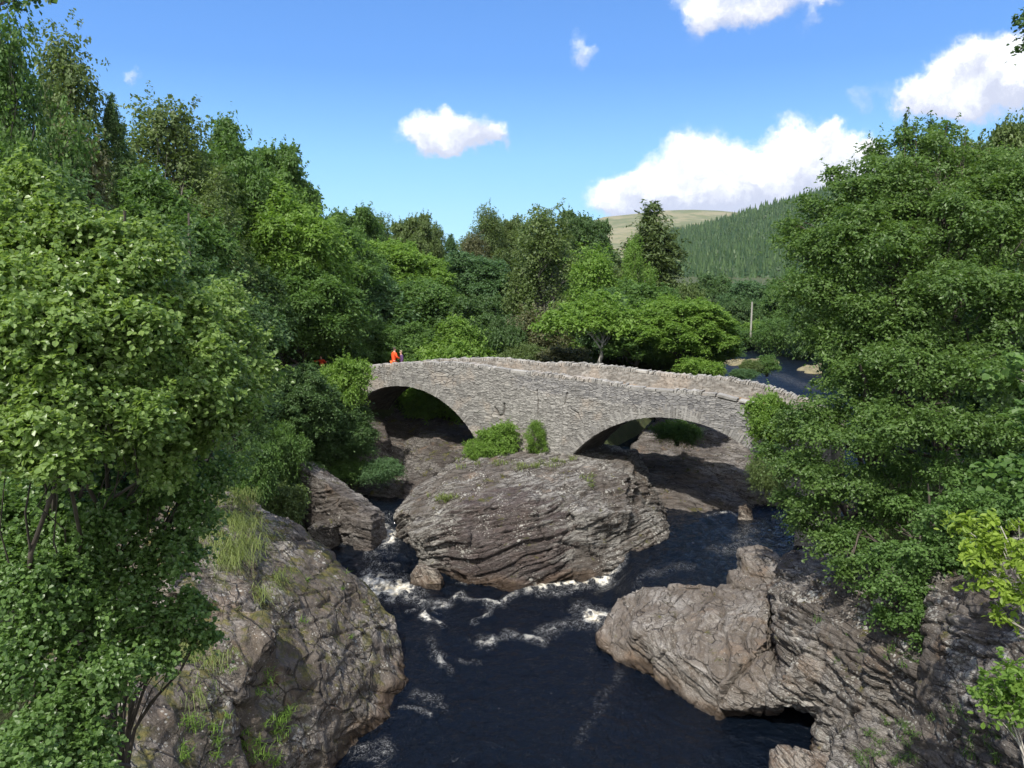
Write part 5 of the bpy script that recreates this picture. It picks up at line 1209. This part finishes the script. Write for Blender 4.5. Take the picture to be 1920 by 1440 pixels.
o = link('grass', tuft_mesh('grass', sp, LM['grassy'], 5, 60, .6, .009, .30, .95, (.5, -.4, -.3))); tag(o, 'pale green grass drooping over the top of the dome rock', 'grass', kind='stuff')
sp = on_rocks(scatter(340, 1240, 520, 1440, 26, .3, .8) + scatter(500, 1330, 545, 1400, 6, .4, .7) + scatter(520, 960, 700, 1200, 8, .2, .4) + [(505, 1300, .6), (525, 1350, .8), (530, 1375, .8), (480, 1395, .5)])
o = link('grass', tuft_mesh('grass', sp, LM['bright'], 6, 50, .28, .010, .16, .4)); tag(o, 'small green tufts in the cracks of the dome rock', 'grass', kind='stuff')
sp = on_rocks(scatter(795, 930, 860, 945, 7, .3, .6) + scatter(860, 860, 1080, 878, 14, .4, .8) + scatter(970, 870, 1010, 880, 5, .4, .7) + scatter(1090, 890, 1110, 915, 4, .4, .6) + scatter(830, 935, 860, 945, 3))
o = link('grass', tuft_mesh('grass', sp, LM['grassy'], 7, 46, .35, .014, .20, .4)); tag(o, 'short grass along the top and the ledge of the midstream rock', 'grass', kind='stuff')
sp = on_rocks(scatter(1500, 1150, 1740, 1250, 16, .3, .7) + scatter(1620, 1330, 1900, 1440, 34, .3, .8) + [(1618, 1425, 1), (1625, 1432, 1), (1610, 1420, .8)])
o = link('grass', tuft_mesh('grass', sp, LM['mid'], 8, 42, .22, .008, .12, .5)); tag(o, 'scattered tufts on the right bank cliff', 'grass', kind='stuff')

# ------------------------------------------------------------------ people
def skin(name, joints, edges, material, parent, sub=2):
    me = bpy.data.meshes.new(name); me.from_pydata([j[0] for j in joints], edges, []); o = bpy.data.objects.new(name, me); C.objects.link(o)
    md = o.modifiers.new('s', 'SKIN')
    if not me.skin_vertices: me.skin_vertices.new(name='')
    for i, j in enumerate(joints):
        r = j[1] if isinstance(j[1], tuple) else (j[1], j[1]); me.skin_vertices[0].data[i].radius = r; me.skin_vertices[0].data[i].use_root = (i == 0)
    md.use_smooth_shade = True; s2 = o.modifiers.new('u', 'SUBSURF'); s2.levels = sub; s2.render_levels = sub
    dg = bpy.context.evaluated_depsgraph_get(); m2 = bpy.data.meshes.new_from_object(o.evaluated_get(dg)); m2.materials.clear(); m2.materials.append(material)
    bpy.data.objects.remove(o); m2.name = name; o2 = link(name, m2, parent); return o2
def cloth(name, c): return simple_mat(name, c, .85, .12, 20)
M_skin = simple_mat('skin', (.55, .33, .24), .6, .05, 20); M_hair = simple_mat('hair_brown', (.04, .025, .018), .6, .2, 30)
def person(label, loc, H, facing, jacket, trousers, arm='relaxed', hair=None, lean=0.05):
    r = empty('person', tuple(loc), facing); r['label'] = label; r['category'] = 'person'; k = H / 1.75; r.scale = (k, k, k)
    # faces +Y; joints: pelvis, waist, chest, neck, head
    y = lean
    J = [((0, 0, .93), (.15, .11)), ((0, .01, 1.10), (.135, .10)), ((0, y, 1.32), (.16, .115)), ((0, y, 1.45), (.09, .08)), ((0, y + .02, 1.53), (.052, .055)), ((0, y + .035, 1.62), (.075, .09)), ((0, y + .03, 1.70), (.065, .08))]
    E = [(0, 1), (1, 2), (2, 3), (3, 4), (4, 5), (5, 6)]
    def add(parent, pts):
        p = parent
        for q in pts: J.append(q); E.append((p, len(J) - 1)); p = len(J) - 1
        return p
    arms = []
    for s in (-1, 1):
        if arm == 'forward': a = [((s * .19, y, 1.41), .06), ((s * .25, y + .06, 1.16), .046), ((s * .18, y + .27, 1.10), .034), ((s * .165, y + .34, 1.115), (.03, .022))]
        elif arm == 'out': a = [((s * .19, y, 1.41), .06), ((s * .40, y + .04, 1.28), .046), ((s * .60, y + .12, 1.36), .034), ((s * .67, y + .14, 1.39), (.03, .022))]
        else: a = [((s * .19, y, 1.41), .06), ((s * .25, y - .02, 1.13), .046), ((s * .25, y + .07, .90), .034), ((s * .245, y + .10, .83), (.03, .022))]
        arms.append(a); h = add(2, a)
        for f in range(4): add(h, [((a[3][0][0] + (f - 1.5) * .012, a[3][0][1] + .045, a[3][0][2] - .03 - .004 * f), .009), ((a[3][0][0] + (f - 1.5) * .013, a[3][0][1] + .07, a[3][0][2] - .06), .008)])
        add(h, [((a[3][0][0] - s * .035, a[3][0][1] + .03, a[3][0][2] + .0), .010)])
    legs = []
    for s in (-1, 1):
        l = [((s * .09, 0, .86), .085), ((s * .10, .03 + .05 * s, .48), .06), ((s * .10, -.02 + .12 * s, .09), .042), ((s * .10, .10 + .12 * s, .035), (.04, .03))]
        legs.append(l); add(0, l)
    body = skin('body', J, E, M_skin, r, 1)
    J2 = [((0, 0, .86), (.175, .135)), ((0, .01, 1.08), (.16, .125)), ((0, y, 1.32), (.185, .14)), ((0, y, 1.46), (.105, .095)), ((0, y + .01, 1.495), (.075, .075))]; E2 = [(0, 1), (1, 2), (2, 3), (3, 4)]
    for a in arms:
        p = 2
        for q, rad in zip(a[:3], (.082, .066, .052)): J2.append((q[0], rad)); E2.append((p, len(J2) - 1)); p = len(J2) - 1
    skin('jacket', J2, E2, jacket, r, 1)
    J3 = [((0, 0, .93), (.165, .13))]; E3 = []
    for l in legs:
        p = 0
        for q, rad in zip(l[:3], (.105, .08, .062)): J3.append((q[0], rad)); E3.append((p, len(J3) - 1)); p = len(J3) - 1
    skin('trousers', J3, E3, trousers, r, 1)
    bm = bmesh.new(); bmesh.ops.create_uvsphere(bm, u_segments=20, v_segments=14, radius=1)
    for v in list(bm.verts):
        if v.co.z < -.35 or (v.co.y > .35 and v.co.z < .45): bm.verts.remove(v)
    for v in bm.verts: v.co = Vector((v.co.x * .094, v.co.y * .112 + y + .022, v.co.z * .118 + 1.675))
    me = bpy.data.meshes.new('hair'); bm.to_mesh(me); bm.free(); me.materials.append(hair or M_hair); h = link('hair', me, r); sol = h.modifiers.new('s', 'SOLIDIFY'); sol.thickness = .012
    # face: nose, ears, eyes and mouth on the skin
    mb = MB(); mb.tube([[0, y + .10, 1.655], [0, y + .135, 1.625], [0, y + .11, 1.615]], [.008, .014, .012], 6)
    link('nose', mb.mesh('nose', [M_skin], True), r)
    for s in (-1, 1):
        mb = MB(); mb.tube([[s * .085, y + .02, 1.66], [s * .095, y + .01, 1.64], [s * .085, y + .02, 1.61]], [.010, .014, .008], 6)
        link('ear', mb.mesh('ear', [M_skin], True), r)
    return r
def on_bridge(px, py_top, t):
    u = (px - 960) / FPX / math.cos(PITCH)      # slide along the bridge until it stands under the wanted direction
    best = min(np.linspace(S0, S1, 1500), key=lambda s: abs(bw(s, t, 0)[0] / bw(s, t, 0)[1] - u)); c = bw(best, t, 0); c[2] = float(ztop(best)) - DD; return c
M_or = cloth('orange_coat', (.95, .10, .02)); M_pu = cloth('purple_coat', (.10, .05, .14)); M_jean = cloth('dark_trousers', (.03, .035, .05)); M_org2 = cloth('orange_trousers', (.85, .16, .03))
a = on_bridge(739, 679, 1.25); person('person in a bright orange coat standing behind the left end of the parapet', a, 1.84, math.radians(-55), M_or, M_org2, 'forward')
a = on_bridge(755, 679, 1.6); person('shorter person in a dark purple coat beside the one in orange on the bridge', a, 1.58, math.radians(110), M_pu, M_jean, 'relaxed', simple_mat('hair_fair', (.30, .22, .14), .6, .2, 30))
a = P(603, 666, 50.5); zg = a[2] - 1.70; person('person in a red top half hidden by bushes left of the bridge', (a[0], a[1], zg), 1.7, math.radians(150), cloth('red_top', (.90, .08, .03)), M_jean, 'out')
